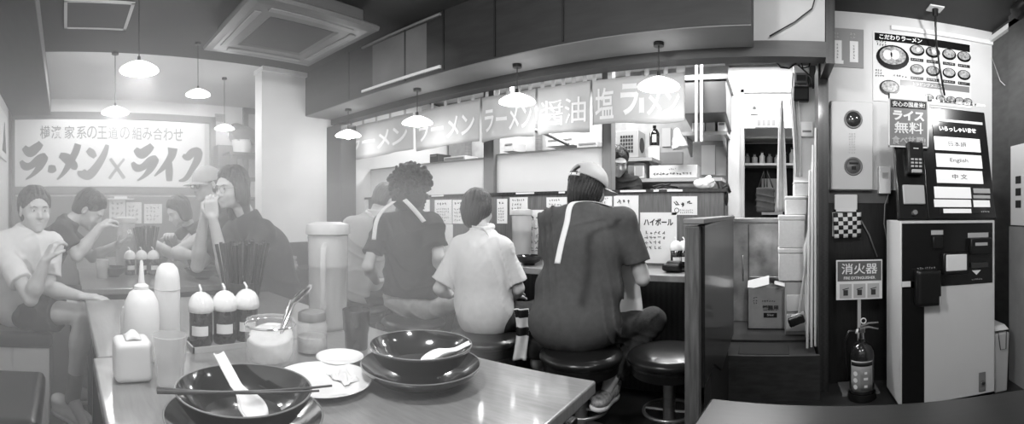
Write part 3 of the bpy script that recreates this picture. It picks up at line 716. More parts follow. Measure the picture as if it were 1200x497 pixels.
    # white inner kitchen wall with an opening, dark store beyond
    k=MB(); y=4.2; a,b=-.27,.24
    k.span((-.42,y,.27),(a,y+.08,ZC)).span((b,y,.27),(.62,y+.08,ZC)).span((a,y,2.26),(b,y+.08,ZC)).span((a,y,.27),(b,y+.08,1.09))
    struct('wall_kitchen_inner',k,M_WALL)
    struct('trim_21',MB().span((a-.03,y-.02,1.09),(a,y,2.29)).span((b,y-.02,1.09),(b+.03,y,2.29)).span((a-.03,y-.02,2.26),(b+.03,y,2.29)).span((a-.03,y-.04,1.06),(b+.03,y,1.09)),M_LGREY)
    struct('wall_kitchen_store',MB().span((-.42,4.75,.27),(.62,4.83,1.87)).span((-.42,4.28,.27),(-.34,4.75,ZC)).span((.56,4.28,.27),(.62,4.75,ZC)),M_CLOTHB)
# ---------------------------------------------------------------- fixtures
def pendant():
    t=thing('pendant_lamp','x','lamp',(0,0,0),group='pendant lamps')
    MB().lathe([(.016,.046),(.030,.043),(.055,.033),(.088,.017),(.112,.0),(.1175,-.009),(.115,-.013),(.109,-.006),(.085,.010),(.05,.026),(.0,.036)],seg=40).build('lamp_shade',M_LAMP,t)
    MB().ball((0,0,-.004),(.038,.038,.036),16).build('bulb',M_LAMP,t,smooth=180)
    MB().cyl((0,0,.043),(0,0,.075),.012,.009).build('socket',M_BLACK,t)
    return t
def lamps():
    p0=pendant(); protos=[copy_tree(p0) for _ in range(7)]+[p0]
    spec=[(772,100,2.41,2.084,'white cone lamp over the counter, rightmost, hanging in front of the noren','y',1),
          (606,118,2.41,2.084,'white cone lamp over the counter, second from the right','y',1),
          (489,143,2.41,2.084,'white cone lamp over the counter, third from the right','y',1),
          (408,158,2.41,2.084,'white cone lamp over the counter, leftmost, beside the white wall','y',1),
          (163,81,2.68,ZC,'large bright cone lamp hanging nearest over the dining tables','d',1),
          (135,131,3.81,ZC,'small bright cone lamp just above the banner','d',1),
          (232,110,3.6,ZC,'small cone lamp hanging right of the nearest table lamp','d',.85),
          (263,150,4.54,ZC,'small cone lamp in the far corner beside the dark box','d',.85)]
    for px,py,d,zt,lab,md,sc_ in spec:
        c=onY(px,py,d) if md=='y' else onD(px,py,d)
        o=protos.pop()
        o.location=c; o.scale=(sc_,)*3; o['label']=lab
        # cord of its own length
        cb=bpy.data.meshes.new('cord'); b=MB(); b.cyl((0,0,.07),(0,0,(zt-c.z)/sc_-.0),.0035,seg=8).cyl((0,0,(zt-c.z)/sc_-.02),(0,0,(zt-c.z)/sc_),.03,seg=16); b.b.to_mesh(cb); b.b.free(); cb.materials.append(M_BLACK)
        co=bpy.data.objects.new('cord',cb); COL.objects.link(co); co.parent=o
        L=bpy.data.lights.new('lamp_light','POINT'); L.energy=LAMP_W*sc_*(1.25 if md=='d' else 1.0); L.shadow_soft_size=.05; lo=bpy.data.objects.new('lamp_light',L); COL.objects.link(lo); lo.location=c+V((0,0,-.07))
LAMP_W=1.9
def fixtures():
    # ceiling cassette
    t=thing('ceiling_air_conditioner','large square ceiling air conditioner cassette with a central grille','air conditioner',(-2.74,1.47,2.35))
    c=V((-2.74,1.47,0)); 
    MB().span((-3.12,1.10,2.37),(-2.36,1.85,2.498)).build('housing',mat('cassette_housing',84,.5),t,bevel=.01)
    f=MB()
    prof=[(.455,2.375),(.45,2.352),(.40,2.345),(.26,2.35),(.235,2.36)]
    def ring(r): return [(c.x+sx*r,c.y+sy*r) for sx,sy in((-1,-1),(1,-1),(1,1),(-1,1))]
    rings=[[f.b.verts.new((x,y,z)) for x,y in ring(r)] for r,z in prof+[(.235,2.39),(.44,2.39)]]
    for i in range(len(rings)):
        a,b=rings[i],rings[(i+1)%len(rings)]
        for k in range(4): f.b.faces.new([a[k],a[(k+1)%4],b[(k+1)%4],b[k]])
    f.build('panel',mat('cassette_panel',92,.4),t,smooth=0)
    g=MB(); g.span((c.x-.235,c.y-.235,2.358),(c.x+.235,c.y+.235,2.366)); g.build('grille',mat('cassette_grille',38,.6,60,60,(1,1,1),kind='stripe'),t)
    v=MB()
    for sx,sy,w,d in((0,-.35,.6,.035),(0,.35,.6,.035),(-.35,0,.035,.6),(.35,0,.035,.6)): v.box((c.x+sx,c.y+sy,2.344),(w if sy else .045,.045 if sy else .6,.008))
    v.build('air_flap',M_GREY,t,bevel=.003)
    # ceiling access hatch
    t=thing('ceiling_hatch','square access hatch with a pale frame in the dark ceiling','hatch',(-3.07,.23,2.5))
    x0,x1,y0,y1=-3.30,-2.86,0.0,.455
    MB().span((x0,y0,2.488),(x1,y0+.022,2.499)).span((x0,y1-.022,2.488),(x1,y1,2.499)).span((x0,y0,2.488),(x0+.022,y1,2.499)).span((x1-.022,y0,2.488),(x1,y1,2.499)).build('frame',M_LGREY,t)
    MB().span((x0+.022,y0+.022,2.492),(x1-.022,y1-.022,2.499)).build('door_panel',M_CEIL,t)
    # ceiling socket and the cable to the machine
    t=thing('ceiling_socket','square white ceiling socket plate above the menu poster','socket',onZ(1096,9,2.5))
    p=onZ(1096,9,2.5); MB().box(p-V((0,0,.006)),(.10,.09,.010)).build('plate',M_WHITE,t,bevel=.003)
    MB().cyl(p-V((0,0,.01)),p-V((0,0,.06)),.022,.018).build('plug',M_BLACK,t)
    q=onY(1107,112,2.96); tag(MB().tube([p-V((0,0,.05)),p.lerp(q,.3)+V((0,.04,-.02)),p.lerp(q,.65)+V((.0,.03,-.01)),q],.007,8).build('power_cable',M_BLACK,smooth=180),'black cable hanging from the ceiling socket across the menu poster','cable')
    # spot lamp at the right edge
    p=onD(1196,10,2.35); t=thing('spot_lamp','black spot lamp under the ceiling at the right edge','lamp',p)
    R=frame_from(V((1.2,2.9,2.1))-p); MB().lathe([(.0,-.07),(.03,-.07),(.038,-.04),(.045,.03),(.042,.035),(.035,.0),(0,-.02)],p,24,R).build('lamp_head',M_BLACK,t)
    MB().cyl(p+V((0,0,.03)),V((p.x,p.y,ZC)),.008).build('stem',M_BLACK,t)
    b=MB(); b.lathe([(0,.018),(.028,.01),(.033,.0),(0,-.01)],p,20,R); b.build('bulb',M_LAMP,t)
    L=bpy.data.lights.new('spot_light','SPOT'); L.energy=SPOT_W; L.spot_size=1.9; L.spot_blend=.8; L.shadow_soft_size=.04; lo=bpy.data.objects.new('spot_light',L); COL.objects.link(lo); lo.location=p+R@V((0,0,.06)); lo.rotation_euler=(-(V((1.2,3.0,1.9))-p)).to_track_quat('Z','Y').to_euler()
SPOT_W=11.0
def noren():
    # cloth curtain: panels on tabs, with bold print
    rodp=MB(); rodp.cyl((-3.5,2.69,2.05),(-.28,2.69,2.05),.007,seg=10); t_=rodp.build('curtain_rod',M_GREY); tag(t_,'thin rod carrying the cloth curtains under the soffit','rod')
    spans=[(405,484,'short pale curtain panel printed with white characters, leftmost above the counter','ラーメン',178,96+10),
           (486,563,'pale curtain panel with white print, behind the third lamp','ラーメン',0,0),
           (565,628,'pale curtain panel with white print, behind the second lamp','ラーメン',0,0),
           (630,692,'pale gathered curtain panel with white print beside the large one','醤油',0,0),
           (694,803,'large pale curtain panel with bold white ramen lettering, rightmost','塩ラーメン',0,0)]
    y=2.69
    for i,(a,b,lab,txt,_,__) in enumerate(spans):
        xa,xb=onY(a,100,y).x,onY(b,100,y).x; W=xb-xa
        zt=2.035; zb=1.675 if i<4 else 1.705
        t=thing('noren_curtain',lab,'curtain',((xa+xb)/2,y,zt),group='noren curtains over the counter')
        mb=MB(); n=42; amp=.012 if i!=3 else .02
        wav=lambda u,v,i=i,amp=amp: amp*(math.sin(u*W*14+i*2)+.5*math.sin(u*W*31+i))*(.35+.65*v)
        mb.grid(n,10,lambda u,v: V((xa+u*W,y+wav(u,v),zt-.035-(zt-.035-zb)*v-(.01*math.sin(u*5+i) if v>0.9 else 0))),.0015)
        mb.build('cloth',M_NOREN,t,smooth=180)
        k=5 if i<4 else 6
        for j in range(k):
            u=(j+.5)/k if i<4 else (j/(k-1)); tw=.028 if not(i==4 and j==5) else .055; u=min(max(u,tw/2/W),1-tw/2/W); x=xa+u*W
            m=MB(); m.tube([(x-tw/2,y,zt+.018),(x+tw/2,y,zt+.018)],.0085,10,cap=False); m.box((x,y+wav(u,0)*.5-.001,zt-.012),(tw,.003,.06)); m.build('tab',M_NOREN,t)
        # bold print following the cloth
        def on_cloth(name,s,cx,cz,w,h,bold):
            me=text_mesh(s,.2,.0006,bold)
            if not len(me.vertices): return
            xs=[v.co.x for v in me.vertices]; ys=[v.co.y for v in me.vertices]; x0,x1_,y0,y1_=min(xs),max(xs),min(ys),max(ys)
            bmx=bmesh.new(); bmx.from_mesh(me); bmesh.ops.subdivide_edges(bmx,edges=[e for e in bmx.edges if e.calc_length()>.02],cuts=2); bmx.to_mesh(me); bmx.free()
            for v in me.vertices:
                X=cx+((v.co.x-x0)/(x1_-x0)-.5)*w; Z=cz+((v.co.y-y0)/(y1_-y0)-.5)*h; u=(X-xa)/W; vv=(zt-.035-Z)/(zt-.035-zb)
                v.co=V((X,y+wav(u,vv)-.0045-v.co.z,Z))
            me.materials.clear(); me.materials.append(M_NORENW); link(name,me,t,0)
        zc=(zt-.03+zb)/2
        if i==4:
            on_cloth('lettering','塩',xa+W*.14,zc-.01,W*.21,.20,.012); on_cloth('lettering','ラ',xa+W*.42,zc,W*.19,.20,.03); on_cloth('lettering','ー',xa+W*.545,zc-.04,W*.05,.1,.03)
            on_cloth('lettering','メ',xa+W*.68,zc-.03,W*.16,.15,.03); on_cloth('lettering','ン',xa+W*.86,zc-.03,W*.17,.15,.03)
        else: on_cloth('lettering',txt,(xa+xb)/2,zc-.02,W*.86,.17,.02 if i<3 else .006)
def banner():
    y0,y1,z0,z1=-.585,1.72,1.455,2.25; x=XB+.055
    t=thing('banner','wide white banner with bold brush lettering in a dark frame on the far wall','banner',(x,(y0+y1)/2,z0))
    MB().span((x-.006,y0,z0),(x,y1,z1)).build('cloth',mat('banner_white',226,.7,232,2),t)
    W=y1-y0; Hh=z1-z0; bx=10.0+38/1200*250
    def at(zx,zy): # coordinates measured in a close-up of the banner
        u=(zx-38)/(1125-38); v=(zy-48)/(425-48); return V((x+.002,y0+u*W,z1-v*Hh))
    def L(s,cx,cy,w,h,bold,sh=0.0,m=M_INK,rot=0): put_text('lettering',s,at(cx,cy),EY,EX,.2,m,t,w=w/(1125-38)*W,h=h/(425-48)*Hh,bold=bold,shear=sh,rot=rot)
    ch='横濱家系の王道の組み合わせ'; xs=[208,270,345,412,470,528,590,655,725,785,845,905,965]
    for c_,xx in zip(ch,xs): L(c_,xx,122,56,72,.010,0,mat('banner_ink_small',112,.6))
    # brush-painted katakana, each stroke a tapering solid
    def brush(pts):
        P=[(at(px,py),w) for px,py,w in pts]; mb=MB(); n=26; out=[]
        def cr(a,b,c,d,f): return 0.5*((2*b)+(c-a)*f+(2*a-5*b+4*c-d)*f*f+(3*b-a-3*c+d)*f**3)
        for q in range(n+1):
            s=q/n*(len(P)-1); i=min(int(s),len(P)-2); f=s-i; g=lambda k: P[min(max(k,0),len(P)-1)]
            p=cr(g(i-1)[0],g(i)[0],g(i+1)[0],g(i+2)[0],f); w=cr(g(i-1)[1],g(i)[1],g(i+1)[1],g(i+2)[1],f); out.append((p,max(w,2)/(1125-38)*W/2))
        Lf=[];Rt=[]
        for q,(p,w) in enumerate(out):
            a=out[max(q-1,0)][0]; b=out[min(q+1,n)][0]; d=(b-a).normalized(); nn=V((0,-d.z,d.y)); Lf.append(p+nn*w); Rt.append(p-nn*w)
        for q in range(n):
            mb.prism([Lf[q],Lf[q+1],Rt[q+1],Rt[q]],(.002,0,0))
        return mb
    def char(strokes,m=M_INK):
        mb=MB()
        for s in strokes:
            k=brush(s); me=bpy.data.meshes.new('t'); k.b.to_mesh(me); k.b.free(); mb.b.from_mesh(me); bpy.data.meshes.remove(me)
        mb.build('lettering',m,t,smooth=0)
    def RA(ox,oy): return [[(88+ox,205+oy,30),(122+ox,232+oy,56),(160+ox,208+oy,50),(186+ox,182+oy,34)],[(72+ox,282+oy,20),(95+ox,312+oy,44),(130+ox,308+oy,38),(176+ox,272+oy,48),(205+ox,262+oy,42),(180+ox,312+oy,40),(140+ox,358+oy,22),(100+ox,386+oy,8)]]
    char(RA(0,0))
    char([[(225,325,36),(246,328,46),(268,322,30)]])
    char([[(392,188,38),(378,232,40),(345,295,38),(312,350,24),(275,388,8)],[(290,250,30),(330,270,56),(372,312,44),(388,322,20)]])
    char([[(445,218,30),(468,238,44),(488,262,24)],[(556,190,22),(540,240,34),(500,310,44),(452,362,52),(412,350,50),(408,338,30)]],mat('banner_ink_lit',104,.6))
    char([[(572,268,18),(610,320,20),(652,380,20)],[(652,268,12),(610,322,16),(566,382,16)]],mat('banner_ink_pale',140,.6))
    char(RA(626,6))
    char([[(932,200,58),(925,245,46),(885,305,34),(825,364,8)],[(912,285,34),(912,340,44),(912,392,32)]])
    char([[(992,240,20),(1020,250,44),(1050,222,48),(1085,218,52),(1080,262,46),(1048,320,34),(1010,375,28),(968,390,10)]])
def wall_items_left():
    # notices pinned under the banner
    spec=[(128,233,147,262,'paper notice behind the far water pitcher, leftmost under the banner'),(148,237,166,262,'paper notice under the banner, second from the left'),(169,239,190,262,'paper notice under the banner, right of the chopsticks')]
    for i,(a,b,c,d,lab) in enumerate(spec):
        p=onX(a,d,XB+.03); q=onX(c,b,XB+.03); t=thing('notice',lab,'notice',(p+q)/2,group='paper notices under the banner')
        MB().span((XB+.021,p.y,p.z),(XB+.026,q.y,q.z)).build('sheet',M_PAPER,t); marks('print',((XB+.027),(p.y+q.y)/2,(p.z+q.z)/2),EY,EX,abs(q.y-p.y)*.8,abs(q.z-p.z)*.8,4,M_INKG,t,seed=i)
    a=onX(126,234,XB+.05);b=onX(156,230,XB+.05); t=MB().span((XB+.05,a.y,a.z),(XB+.14,b.y,a.z+.012)).span((XB+.05,a.y+.08,a.z+.012),(XB+.10,b.y-.08,a.z+.04)).build('small_shelf',M_WHITE); tag(t,'small white shelf under the banner above the water pitcher','shelf')
    # framed picture on the left wall
    y=YL+.012; t=thing('framed_picture','small framed dark picture on the left wall beside the banner','picture',(-4.5,YL,1.9))
    MB().span((-4.75,YL+.001,1.68),(-4.2,YL+.02,2.15)).build('frame',M_WHITE,t); MB().prism([(-4.62,y+.01,1.75),(-4.35,y+.01,1.75),(-4.42,y+.01,1.85),(-4.5,y+.01,2.05)],(0,.004,0)).build('picture',M_INK,t)
    # corner storage beyond the white wall
    zt=onX(290,181,-5.05).z
    t=thing('corner_rack','dark shelf rack in the far corner behind the diners','rack',(-5.1,2.2,0))
    for yy in(1.93,2.42):
        for xx in(-5.3,-4.98): MB().span((xx-.015,yy-.015,0),(xx+.015,yy+.015,zt)).build('post',M_INK,t)
    for zz in(.4,.9,1.3,zt-.02): MB().span((-5.33,1.9,zz),(-4.95,2.45,zz+.03)).build('shelf',M_INK,t)
    t=thing('tub','white tub holding a bulging black bag on the corner rack','tub',(-5.1,2.12,zt+.012))
    MB().lathe([(0,0),(.10,0),(.125,.15),(.135,.155),(.13,.16),(.12,.15),(.095,.01),(0,.01)],(-5.1,2.12,zt+.012),28).build('bucket',M_WHITE,t)
    s=Soft(); s.ell((-5.1,2.12,zt+.24),(.15,.16,.12)); s.ell((-5.08,2.2,zt+.20),(.10,.13,.09),k=.05); s.ell((-5.12,2.05,zt+.3),(.08,.09,.09),k=.05); s.noise=folds(.012,40,4); s.build('bag',M_CLOTHD,t,h=.01)
    # framed panel behind
    t=thing('wall_frame','tall dark-framed panel on the far wall in the corner','frame',(XB,2.3,1.8)); a=onX(285,126,XB+.02);b=onX(307,126,XB+.02)
    MB().span((XB,a.y,1.55),(XB+.03,b.y+.25,a.z)).build('frame',M_INK,t); MB().span((XB+.03,a.y+.07,1.6),(XB+.035,b.y+.2,a.z-.08)).build('panel',M_PAPERG,t)
    a=onX(252,196,-5.3);b=onX(275,172,-5.3); t=thing('speaker_box','dark box on the wall right of the banner','box',(-5.3,(a.y+b.y)/2,a.z))
    MB().span((-5.39,a.y,a.z),(-5.2,b.y,b.z)).build('cabinet',M_INK,t,bevel=.008); MB().span((-5.199,a.y+.02,a.z+.02),(-5.195,b.y-.02,b.z-.02)).build('front_cover',mat('speaker_cloth',64,.8),t)
    t=thing('small_sign','small grey sign on the white wall above the dark box','sign',(XB,1.85,2.1)); a=onX(252,142,XB+.01);b=onX(264,134,XB+.01); MB().span((XB,a.y,a.z),(XB+.01,b.y,b.z)).build('board',M_PAPERG,t); marks('print',(XB+.011,(a.y+b.y)/2,(a.z+b.z)/2),EY,EX,.1,.06,2,M_INK,t,seed=4)
    # low shelves with magazines under the white wall stub
    t=thing('magazine_shelf','dark open shelf with stacked papers under the white wall stub','shelf',(-3.87,2.3,0))
    for z in(.02,.30,.56,.82): MB().span((-4.1,1.78,z),(-3.8,2.5,z+.03)).build('shelf',M_INKB,t)
    for yy in(1.78,2.48): MB().span((-4.1,yy,0),(-3.8,yy+.02,.855)).build('side_panel',M_INKB,t)
    MB().span((-4.12,1.78,0),(-4.1,2.5,.855)).build('back_panel',M_INKB,t)
    r=random.Random(5)
    for zz,n in((.59,5),(.33,6)):
        for j in range(n):
            z=zz+.001+j*.026; o=MB().box((-3.93,2.02+r.uniform(-.02,.02),z+.012),(.2,.3,.022),Matrix.Rotation(r.uniform(-.12,.12),3,'Z')).build('magazine',[M_PAPERG,M_LGREY,M_PAPER,M_GREY][r.randrange(4)],bevel=.002)
            tag(o,'magazine in the %s pile under the white wall stub, %s'%('upper' if zz>.5 else 'lower',['lowest','second from the bottom','third from the bottom','fourth from the bottom','fifth from the bottom','top'][j if j<n-1 else 5]),'magazine','magazines under the white wall')
# ---------------------------------------------------------------- furniture
def tables():
    def table(x0,x1,y0,y1,z,lab,m,legm,th=.035,lg=.05,ins=.06):
        t=thing('dining_table',lab,'table',((x0+x1)/2,(y0+y1)/2,0),group='dining tables')
        MB().span((x0,y0,z-th),(x1,y1,z)).build('tabletop',m,t,bevel=.006,seg=3)
        MB().span((x0+ins,y0+ins,z-th-.05),(x1-ins,y1-ins,z-th)).build('apron',M_INKB,t)
        for sx in(x0+ins,x1-ins):
            for sy in(y0+ins,y1-ins): MB().span((sx-lg/2,sy-lg/2,0),(sx+lg/2,sy+lg/2,z-th-.05)).build('leg',legm,t,bevel=.004)
        return t
    table(-1.33,-.44,.085,1.065,.72,'wooden table in the foreground carrying the black bowls',M_TABLE,M_BLACK)
    table(-2.205,-1.334,.10,1.075,.72,'wooden table joined behind the foreground table, carrying the tall pitcher',M_TABLE,M_BLACK)
    table(-3.40,-2.52,.10,1.0,.72,'far wooden table, near one of the pair the diners lean on',M_TABLE,M_BLACK)
    table(-4.30,-3.41,.10,1.0,.72,'far wooden table, the one closer to the banner',M_TABLE,M_BLACK)
    t=table(-.20,.57,.22,.985,.72,'dark glossy empty table at the bottom right',M_TABLED,M_BLACK); t.rotation_euler=(0,0,-.139)
    # upholstered box benches on the left
    def bench(x0,x1,y0,y1,lab,wood):
        t=thing('bench',lab,'bench',((x0+x1)/2,(y0+y1)/2,0),group='box benches along the left wall')
        MB().span((x0+.02,y0,0),(x1-.02,y1-.02,.42)).build('base',wood,t,bevel=.004)
        s=Soft(); s.box(((x0+x1)/2,(y0+y1)/2,.455),((x1-x0)/2,(y1-y0)/2,.045),rd=.03,k=.0); s.build('cushion',M_VINYL,t,h=.009)
    wd=mat('bench_wood',140,.35,185,4,(1,6,1),coat=.3,kind='wave')
    bench(-2.86,-2.42,-.60,-.06,'black cushioned wooden bench under the person in shorts',wd)
    bench(-1.86,-1.38,-.60,-.075,'black cushioned bench in the bottom left corner',wd)
    bench(-3.22,-2.90,-.60,-.06,'black cushioned bench under the diner bending over a bowl',wd)
    bench(-3.3,-2.30,1.22,1.60,'long bench under the long-haired diner and the one in the cap',wd)
    bench(-3.95,-3.45,1.12,1.5,'bench under the dark-haired diner at the far end of the table',wd)
def stool_proto():
    t=thing('counter_stool','x','stool',(0,0,0),group='counter stools')
    s=Soft(); s.ell((0,0,.42),(.215,.215,.055)); s.cap((0,0,.375),(0,0,.445),.197,.19,k=.01,flat='both'); s.cut((0,0,.378),(0,0,-1)); s.build('cushion',M_VINYL,t,h=.008)
    MB().lathe([(0,.335),(.14,.335),(.19,.345),(.195,.385),(0,.385)],seg=40).build('seat_pan',M_BLACK,t)
    MB().cyl((0,0,.03),(0,0,.34),.032,seg=20).build('pedestal',M_STEEL,t)
    MB().lathe([(0,0),(.17,0),(.165,.012),(.05,.035),(0,.035)],seg=36).build('base',M_STEEL,t)
    MB().torus((0,0,.15),.13,.009).tube([(-.13,0,.15),(.13,0,.15)],.007,8).build('foot_ring',M_STEEL,t)
    return t
def stools():
    p=stool_proto(); xs=[(-.95,'black padded stool under the diner in the cap and grey T-shirt'),(-1.56,'black padded stool under the small diner in white'),(-2.15,'black padded stool under the curly-haired diner'),(-2.73,'black padded stool at the far end under the diner in pale grey'),(-.52,'empty black padded stool in the shadow beside the divider')]
    for i,(x,l) in enumerate(xs):
        o=p if i==0 else copy_tree(p); o.location=(x,2.10 if x!=-.52 else 2.22,0); o['label']=l
def counter():
    t=thing('counter','long wooden ramen counter with a pale edge in front of the partition','counter',(-2,2.8,0))
    MB().span((-3.54,2.56,.74),(-.335,2.998,.78)).build('worktop',M_COUNT,t,bevel=.004)
    MB().span((-3.54,2.80,0),(-.335,2.998,.74)).build('front_panel',M_DARKW,t)
    MB().cyl((-3.5,2.70,.15),(-.4,2.70,.15),.018,seg=14).build('foot_rail',M_STEEL,t)
    for x in(-3.2,-2.2,-1.2,-.5): MB().cyl((x,2.70,0),(x,2.70,.14),.012,seg=12).build('rail_post',M_STEEL,t)
    # divider wing at the counter's end
    t=thing('divider','dark wooden divider panel with worn pale edges at the end of the counter','divider',(-.29,2.2,0))
    MB().prism([(-.292,1.72,.47),(-.292,2.0,.47),(-.292,2.3,.34),(-.292,2.98,.34),(-.292,2.98,1.13),(-.292,1.72,1.10)],(.03,0,0)).build('panel',mat('divider_black',30,.3,42,6,coat=.3),t,bevel=.003)
    MB().span((-.33,1.66,0),(-.275,1.715,1.095)).build('post',mat('divider_post',66,.5,104,6,(12,12,1)),t,bevel=.003)
    MB().span((-.335,1.66,1.105),(-.255,2.99,1.125)).build('cap_rail',mat('divider_cap',110,.5,130,9),t,bevel=.003)
    MB().span((-.30,1.95,.0),(-.27,2.7,.46)).build('kick_panel',M_INKB,t)
    # screens above the ledge
    def scr(a,b,z1,lab):
        xa,xb=onY(a,200,3.08).x,onY(b,200,3.08).x; t=thing('glass_screen',lab,'screen',((xa+xb)/2,3.08,1.306),group='frosted screens above the counter')
        MB().span((xa,3.075,1.306),(xb,3.083,z1)).build('pane',M_FROST,t); MB().span((xa,3.07,z1),(xb,3.088,z1+.012)).build('top_rail',M_LGREY,t)
    scr(428,569,1.60,'frosted screen above the counter behind the curly-haired diner'); scr(581,708,1.62,'frosted screen above the counter behind the diner in the cap')
    for a,b,l in((569,581,'grey upright post between the two frosted screens'),(707,718,'grey upright post at the right end of the screens')):
        xa,xb=onY(a,200,3.06).x,onY(b,200,3.06).x; o=MB().span((xa,3.03,1.306),(xb,3.12,2.2)).build('screen_post',mat('post_grey',120,.5),bevel=.003); tag(o,l,'post','posts of the counter screens')
    # pale tape labels on the ledge's edge
    for i,(a,b) in enumerate(((485,492),(506,520),(545,560),(605,626),(655,662),(727,757),(766,772),(782,800))):
        xa,xb=onY(a,230,2.978).x,onY(b,230,2.978).x; o=MB().span((xa,2.972,1.288),(xb,2.979,1.302)).build('tape_strip',M_PAPER); tag(o,'pale tape strip on the ledge edge, %s from the left'%('first second third fourth fifth sixth seventh eighth'.split()[i]),'tape','tape strips on the ledge')
    # posters on the partition
    specs=[(421,233,431,262,5,'narrow notice at the far left end of the partition'),(486,234,503,262,6,'notice on the partition just right of the curly hair'),(509,234,529,262,6,'notice on the partition between the curly hair and the small diner'),
           (530,234,546,262,5,'notice on the partition directly left of the small diner'),(582,233,594,262,6,'narrow notice directly right of the small diner'),(597,231,618,252,4,'notice with a bold heading right of the small diner'),(640,231,664,252,4,'notice with a bold heading left of the diner in the cap'),
           (500,263,530,305,5,'large pale notice low on the partition left of the small diner'),(617,246,644,300,5,'large pale notice low on the partition left of the diner in the cap'),
           (697,230,717,247,4,'small notice right of the diner in the cap'),(719,229,748,272,8,'price list notice with a dark foot line on the partition')]
    for i,(a,b,c,d,rows,lab) in enumerate(specs):
        p=onY(a,d,2.99);q=onY(c,b,2.99); t=thing('notice',lab,'notice',((p.x+q.x)/2,2.995,p.z),group='notices on the counter partition')
        MB().span((p.x,2.994,p.z),(q.x,2.999,q.z)).build('sheet',M_PAPER,t); W,Hh=abs(q.x-p.x),abs(q.z-p.z)
        marks('heading',((p.x+q.x)/2,2.9925,q.z-Hh*.16),EX,NY,W*.72,Hh*.16,1,M_INK,t,seed=i+10); marks('print',((p.x+q.x)/2,2.9925,p.z+Hh*.38),EX,NY,W*.8,Hh*.6,rows-1,M_INKG,t,seed=i+40,fill=.6)
        if i==10: MB().span((p.x+W*.1,2.9915,p.z+.02),(q.x-W*.1,2.993,p.z+.03)).build('foot_line',M_INK,t)
    p=onY(750,308,2.99);q=onY(793,249,2.99); t=thing('drink_poster','large white highball poster on the partition above the egg-white pots','poster',((p.x+q.x)/2,2.995,p.z))
    MB().span((p.x,2.994,p.z),(q.x,2.999,q.z)).build('sheet',M_PAPER,t); W,Hh=abs(q.x-p.x),abs(q.z-p.z)
    put_text('lettering','ハイボール',((p.x+q.x)/2,2.993,q.z-Hh*.19),EX,NY,.1,M_INK,t,w=W*.8,h=Hh*.14,bold=.03); marks('print',((p.x+q.x)/2-.02,2.9925,p.z+Hh*.45),EX,NY,W*.6,Hh*.4,4,M_INKG,t,seed=77)
    p=onY(787,252,2.99);q=onY(817,230,2.99); t=thing('small_poster','small landscape notice near the right end of the partition','poster',((p.x+q.x)/2,2.995,p.z))
    MB().span((p.x,2.994,p.z),(q.x,2.999,q.z)).build('sheet',M_PAPER,t); W,Hh=abs(q.x-p.x),abs(q.z-p.z)
    marks('heading',((p.x+q.x)/2,2.9925,p.z+Hh*.62),EX,NY,W*.85,Hh*.4,1,M_INK,t,seed=5); marks('print',((p.x+q.x)/2+.02,2.9925,p.z+Hh*.2),EX,NY,W*.6,Hh*.25,2,M_INKG,t,seed=6)
    MB().torus((p.x+W*.2,2.993,p.z+Hh*.25),.015,.002,Matrix.Rotation(math.pi/2,3,'X'),20,6).build('round_mark',M_INK,t)
# ---------------------------------------------------------------- table ware
def pot_proto(name='condiment_pot'):
    t=thing(name,'x','pot',(0,0,0),group='condiment pots')
    MB().lathe([(0,0),(.034,0),(.037,.006),(.037,.105),(.033,.11),(0,.11)],seg=32).build('jar',mat('dark_jar',26,.15,44,60,coat=.5),t)
    MB().lathe([(.040,.106),(.043,.112),(.0425,.126),(.037,.145),(.027,.158),(.014,.166),(0,.169),],seg=32).lathe([(.039,.108),(0,.108)],seg=32).build('lid',M_CERAM,t)
    MB().tube([(0,0,.165),(0,0,.176),(-.006,-.004,.183),(-.016,-.006,.186)],.004,8).build('knob',M_CERAM,t)
    def lb(u,v): a=-.75+u*1.5; return V((.0378*math.cos(a),.0378*math.sin(a),.035+v*.03))
    MB().grid(12,3,lb,.001).build('label_band',M_PAPER,t)
    return t
def chop_proto():
    t=thing('chopstick_stand','x','stand',(0,0,0),group='chopstick stands')
    MB().lathe([(0,0),(.048,0),(.052,.005),(.055,.18),(.051,.18),(.047,.008),(0,.008)],seg=28).build('cup',mat('cup_smoke',60,.3,alpha=.93),t)
    r=random.Random(2)
    for i in range(34):
        a=2*math.pi*i/34*3.1; q=.014+.030*((i%5)/4); b=V((q*math.cos(a)*.8,q*math.sin(a)*.8,.012)); d=V((math.cos(a)*q*1.35,math.sin(a)*q*1.35,0)); top=b+V((0,0,.30+r.uniform(0,.018)))+d
        MB().tube([b,top],[.0032,.0060],6).build('chopstick',mat('chopstick_brown',72,.4),t)
    return t
def tumbler_proto(m,name='x'):
    t=thing('tumbler',name,'tumbler',(0,0,0),group='tumblers')
    MB().lathe([(0,0),(.034,0),(.036,.004),(.038,.052),(.0405,.056),(.045,.122),(.0435,.123),(.041,.060),(.0365,.054),(.034,.008),(0,.008)],seg=40).build('glass',m,t)
    return t
